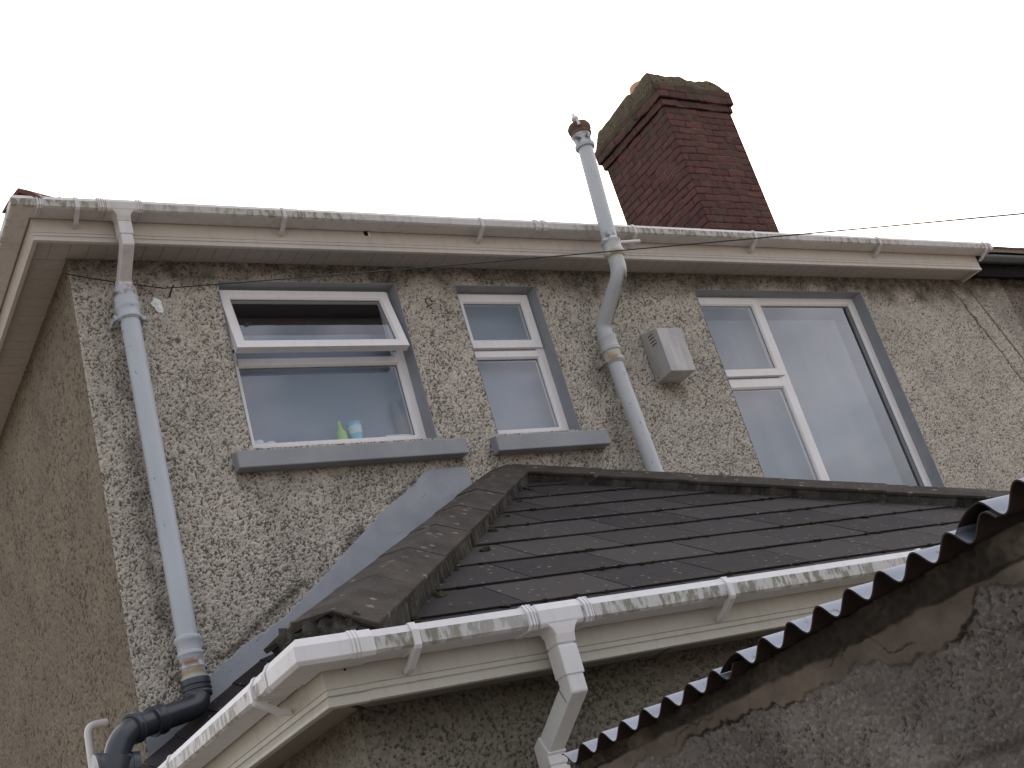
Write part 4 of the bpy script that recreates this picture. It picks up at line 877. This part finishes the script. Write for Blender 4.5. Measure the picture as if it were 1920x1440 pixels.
# moss tufts along the courses
spec = []; rr = random.Random(21)
def on_roof(x, s, up=.012):
    y = -2.52 + s*cs; return Vector((4.02+x, y, AP.z+y*TH)) + Vector((0, -TH*cs, cs))*up
for r_ in range(1, 9):
    s0 = -.02 + r_*.318; half = 2.52 - s0*cs
    for _ in range(int(half*13)):
        x = rr.uniform(-half+.1, half*.8); r0 = rr.uniform(.004, .011); p = on_roof(x, s0-.004, .009); spec.append((tuple(p), (r0*rr.uniform(1,2.6), r0, r0*.8)))
    for _ in range(7):
        x = -half + rr.uniform(.10, .24); r0 = rr.uniform(.008, .02); p = on_roof(x*1.0+.0, s0+rr.uniform(-.12,.02), .006); spec.append((tuple(p), (r0*1.5, r0, r0*.8)))
lumps(spec, 'moss', 'moss', None, None, er_, sub=1, amp=.9)['kind'] = 'stuff'

# extension gutter
EZ = 2.492; EYf = -2.4955
ge = thing('gutter', (3.5, -2.55, 2.4), 'white gutter round the extension eaves, streaked with green algae towards the right', 'gutter')
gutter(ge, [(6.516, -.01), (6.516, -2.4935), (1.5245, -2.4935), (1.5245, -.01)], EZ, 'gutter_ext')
for xx in (1.80, 3.065, 4.1, 5.1, 6.1): strap(ge, xx, EYf, EZ, .024, mat='gutter_ext')
for xx in (1.60, 2.218, 2.442): strap(ge, xx, EYf, EZ, .03, arm=False, name='union_clip', mat='gutter_ext', t=.008)
for yy in (-2.20, -1.2): strap(ge, yy, 1.5225, EZ, .024, axis='y', mat='gutter_ext')
for yy in (-2.34, ): strap(ge, yy, 1.5225, EZ, .03, arm=False, name='union_clip', axis='y', mat='gutter_ext', t=.008)
e = .0045
m = MB().path([(1.66,EYf),(1.5225,EYf),(1.5225,-2.36)], [(.0,EZ+e),(.10,EZ+e),(.112+e,EZ-.022),(.112+e,EZ-.066),(.106,EZ-.078),(.0,EZ-.078)]); m.build('corner_angle', 'gutter_ext', ge, bevel=.002)
_, oy = outlet(ge, 2.33, EYf, EZ, .085, 'gutter_ext')
ed = thing('downpipe', (2.33, -2.3, 0), 'square white downpipe cranked back from the outlet of the extension gutter', 'downpipe')
m = MB(); sqsweep(m, [(2.33,oy,2.40),(2.33,oy,2.215),(2.322,-2.335,2.075),(2.322,-2.335,.1)], .0325); m.build('pipe', 'gutter_ext', ed, bevel=.006)
m = MB(); sqsweep(m, [(2.33,oy,2.352),(2.33,oy,2.255)], .0365); m.build('collar', 'gutter_ext', ed, bevel=.004)
m = MB(); sqsweep(m, [(2.322,-2.362,2.0895),(2.322,-2.335,2.075),(2.322,-2.335,2.02)], .0365); m.build('collar', 'gutter_ext', ed, bevel=.004)
m = MB(); sqsweep(m, [(2.322,-2.335,2.012),(2.322,-2.335,1.93)], .0375); m.build('collar', 'gutter_ext', ed, bevel=.004)
m = MB(); sqsweep(m, [(2.329,oy+.024,2.2055),(2.3285,oy+.026,2.2045)], .0329); m.build('joint', 'sash_edge', ed)

# ================================================================== SHED
sh = thing('shed', (2.4, -4.8, 0), 'old masonry shed with crumbling mortar and a corrugated metal roof, lower right foreground', 'shed')
A0 = Vector((1.598, -3.523, 1.890)); ev = Vector((.072, -.996, .049)).normalized(); wv = Vector((.9935, .072, .085)).normalized(); PT = .0766
def corr(s0, s1, dz, amp, name, label, ph=0.0, tilt=0.0, length=1.9, lift0=0.0, droop=None):
    n = int((s1-s0)/.0038); Sx = np.linspace(s0, s1, n); Wx = np.array([0, .02, .3, 1.0, length])
    SS, WW = np.meshgrid(Sx, Wx)
    zz = amp*np.cos(2*np.pi*(SS/PT-ph)) + dz + lift0*np.exp(-(SS-s0)/.05)
    if droop: zz = np.where(SS < droop, dz + lift0 + amp*(1-1.25*((droop-SS)/.055)**2) , zz)
    ob = None
    me = bpy.data.meshes.new(name); t = .0013; vs = []; fs = []
    nW, nS = SS.shape
    for side in (0, 1):
        for i in range(nW):
            for j in range(nS):
                dzds = -amp*2*math.pi/PT*math.sin(2*math.pi*(SS[i,j]/PT-ph)); nn = (Vector((0,0,1)) - ev*dzds).normalized()
                p = A0 + ev*SS[i,j] + wv*WW[i,j] + Vector((0,0,zz[i,j])) + nn*(t if side == 0 else -t)
                vs.append(p)
    N = nW*nS
    for i in range(nW-1):
        for j in range(nS-1):
            a, b, c, d = i*nS+j, i*nS+j+1, (i+1)*nS+j+1, (i+1)*nS+j
            fs.append((a,b,c,d)); fs.append((N+d,N+c,N+b,N+a))
    nt_ = len(fs)
    for j in range(nS-1): fs.append((j, N+j, N+j+1, j+1))
    for i in range(nW-1):
        fs.append((i*nS, (i+1)*nS, N+(i+1)*nS, N+i*nS)); fs.append((i*nS+nS-1, N+i*nS+nS-1, N+(i+1)*nS+nS-1, (i+1)*nS+nS-1))
    me.from_pydata([tuple(v) for v in vs], [], fs); me.update()
    mi = [0 if (k < nt_ and k % 2 == 0) else 1 for k in range(len(fs))]
    o = link(me, name, ['zinc', 'zinc_under'], sh, True); me.polygons.foreach_set('material_index', mi); o['label'] = label
    return o
corr(-.002, .60, 0.0, .0150, 'roof_sheet', 'lowest corrugated roof sheet')
corr(.558, 1.245, .006, .0168, 'roof_sheet', 'middle corrugated roof sheet', droop=.6128)
corr(1.163, 2.6, .022, .0185, 'roof_sheet', 'nearest corrugated roof sheet with lifted end', ph=-.02, droop=1.2240)
# wall under the sheet edge
st = .0028; S0, S1 = -.03, 1.9
U = lines((S0, S1, st)); V = lines((0, 1.38, .06), (1.38, 1.995, st)); UU, VV = np.meshgrid(U, V)
WOF = .055
shp = UU.shape
edge_z = (A0.z + ev.z*UU + WOF*wv.z) - .012
hb = pebble(U, V, st, 160, gs=.0017); hb = np.clip(hb*.75 + .25 + .10*low(shp, 30, 161) + .06*band(shp, 5, 172), 0, 1)
yy_ = A0.y + ev.y*UU
line1 = 1.853 + .036*(-3.564-yy_) - .003*low((1, shp[1]), 60, 162) + .0015*low(shp, 4, 163)           # bottom of the dirty bedding and its painted shade
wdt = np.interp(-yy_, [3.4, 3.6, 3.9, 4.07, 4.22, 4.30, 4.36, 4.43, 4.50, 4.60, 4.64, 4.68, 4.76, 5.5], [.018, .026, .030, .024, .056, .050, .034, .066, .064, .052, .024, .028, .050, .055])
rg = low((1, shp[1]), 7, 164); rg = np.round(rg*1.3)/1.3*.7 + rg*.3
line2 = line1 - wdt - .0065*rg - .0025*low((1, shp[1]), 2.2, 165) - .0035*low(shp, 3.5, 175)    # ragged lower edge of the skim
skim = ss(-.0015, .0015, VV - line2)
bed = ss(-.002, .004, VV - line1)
sj = (4.578-3.523)/.996
joint_v = np.exp(-((UU-sj-.006*low(shp, 20, 166))/.018)**2)*(VV < line2); joint_h = np.exp(-((VV-(1.637+.03*(UU-sj)) )/.010)**2)*(VV < line2)
joint_h2 = np.exp(-((VV-1.42)/.010)**2)
jj = np.maximum(joint_v*.8, np.maximum(joint_h, joint_h2))
disp = (hb-1)*.0055*(1-skim) + bed*.003*band(shp, 2, 177) + skim*.0035 + bed*.004 - .004*jj + .0012*low(shp, 9, 167)
crack = np.exp(-((VV-line2+.0005)/.0022)**2)*ss(-.9, .3, low(shp, 18, 168)) ; crack1 = np.exp(-((VV-line1-.001)/.0022)**2)*ss(-.3, .8, low((1, shp[1]), 50, 169)); crack2 = np.exp(-((VV-line2-.016-.012*low((1, shp[1]), 22, 180))/.0014)**2)*ss(.5, 1.1, low(shp, 22, 181)); crack1 = np.maximum(crack1, crack2*.8); disp = disp - .004*crack1 + skim*.0012*band(shp, 6, 182)
dirt_shade = np.clip(.85*crack + .95*crack1 + bed*(.66 + .14*low(shp, 9, 170) + .06*band(shp, 1.5, 176)) + .35*np.maximum(joint_h, joint_h2) + .32*ss(.1, 1.3, low(shp, 50, 171)) + .06, 0, .97)  # bed term mixes dirty mortar with painted shade under the roof sheets
hcol = np.clip(hb + skim, 0, 1)
def pos(a, b, d):
    z = np.minimum(b, edge_z)
    return (A0.x + ev.x*a + WOF*wv.x - d, A0.y + ev.y*a + WOF*wv.y*0, z)
sheet('wall', U, V, pos, {'h': hcol, 'skim': skim, 'dirt_shade': dirt_shade}, 'shed', sh, (), disp)['label'] = 'rough block wall with crumbling mortar skim'
xw = A0.x + WOF + .012
m = MB(); m.box(xw+.012, 3.3, A0.y-.01, A0.y+.02, 0, 1.86); m.box(3.3, 3.4, -5.5, A0.y+.02, 0, 1.97); m.build('back_wall', 'shed', sh)
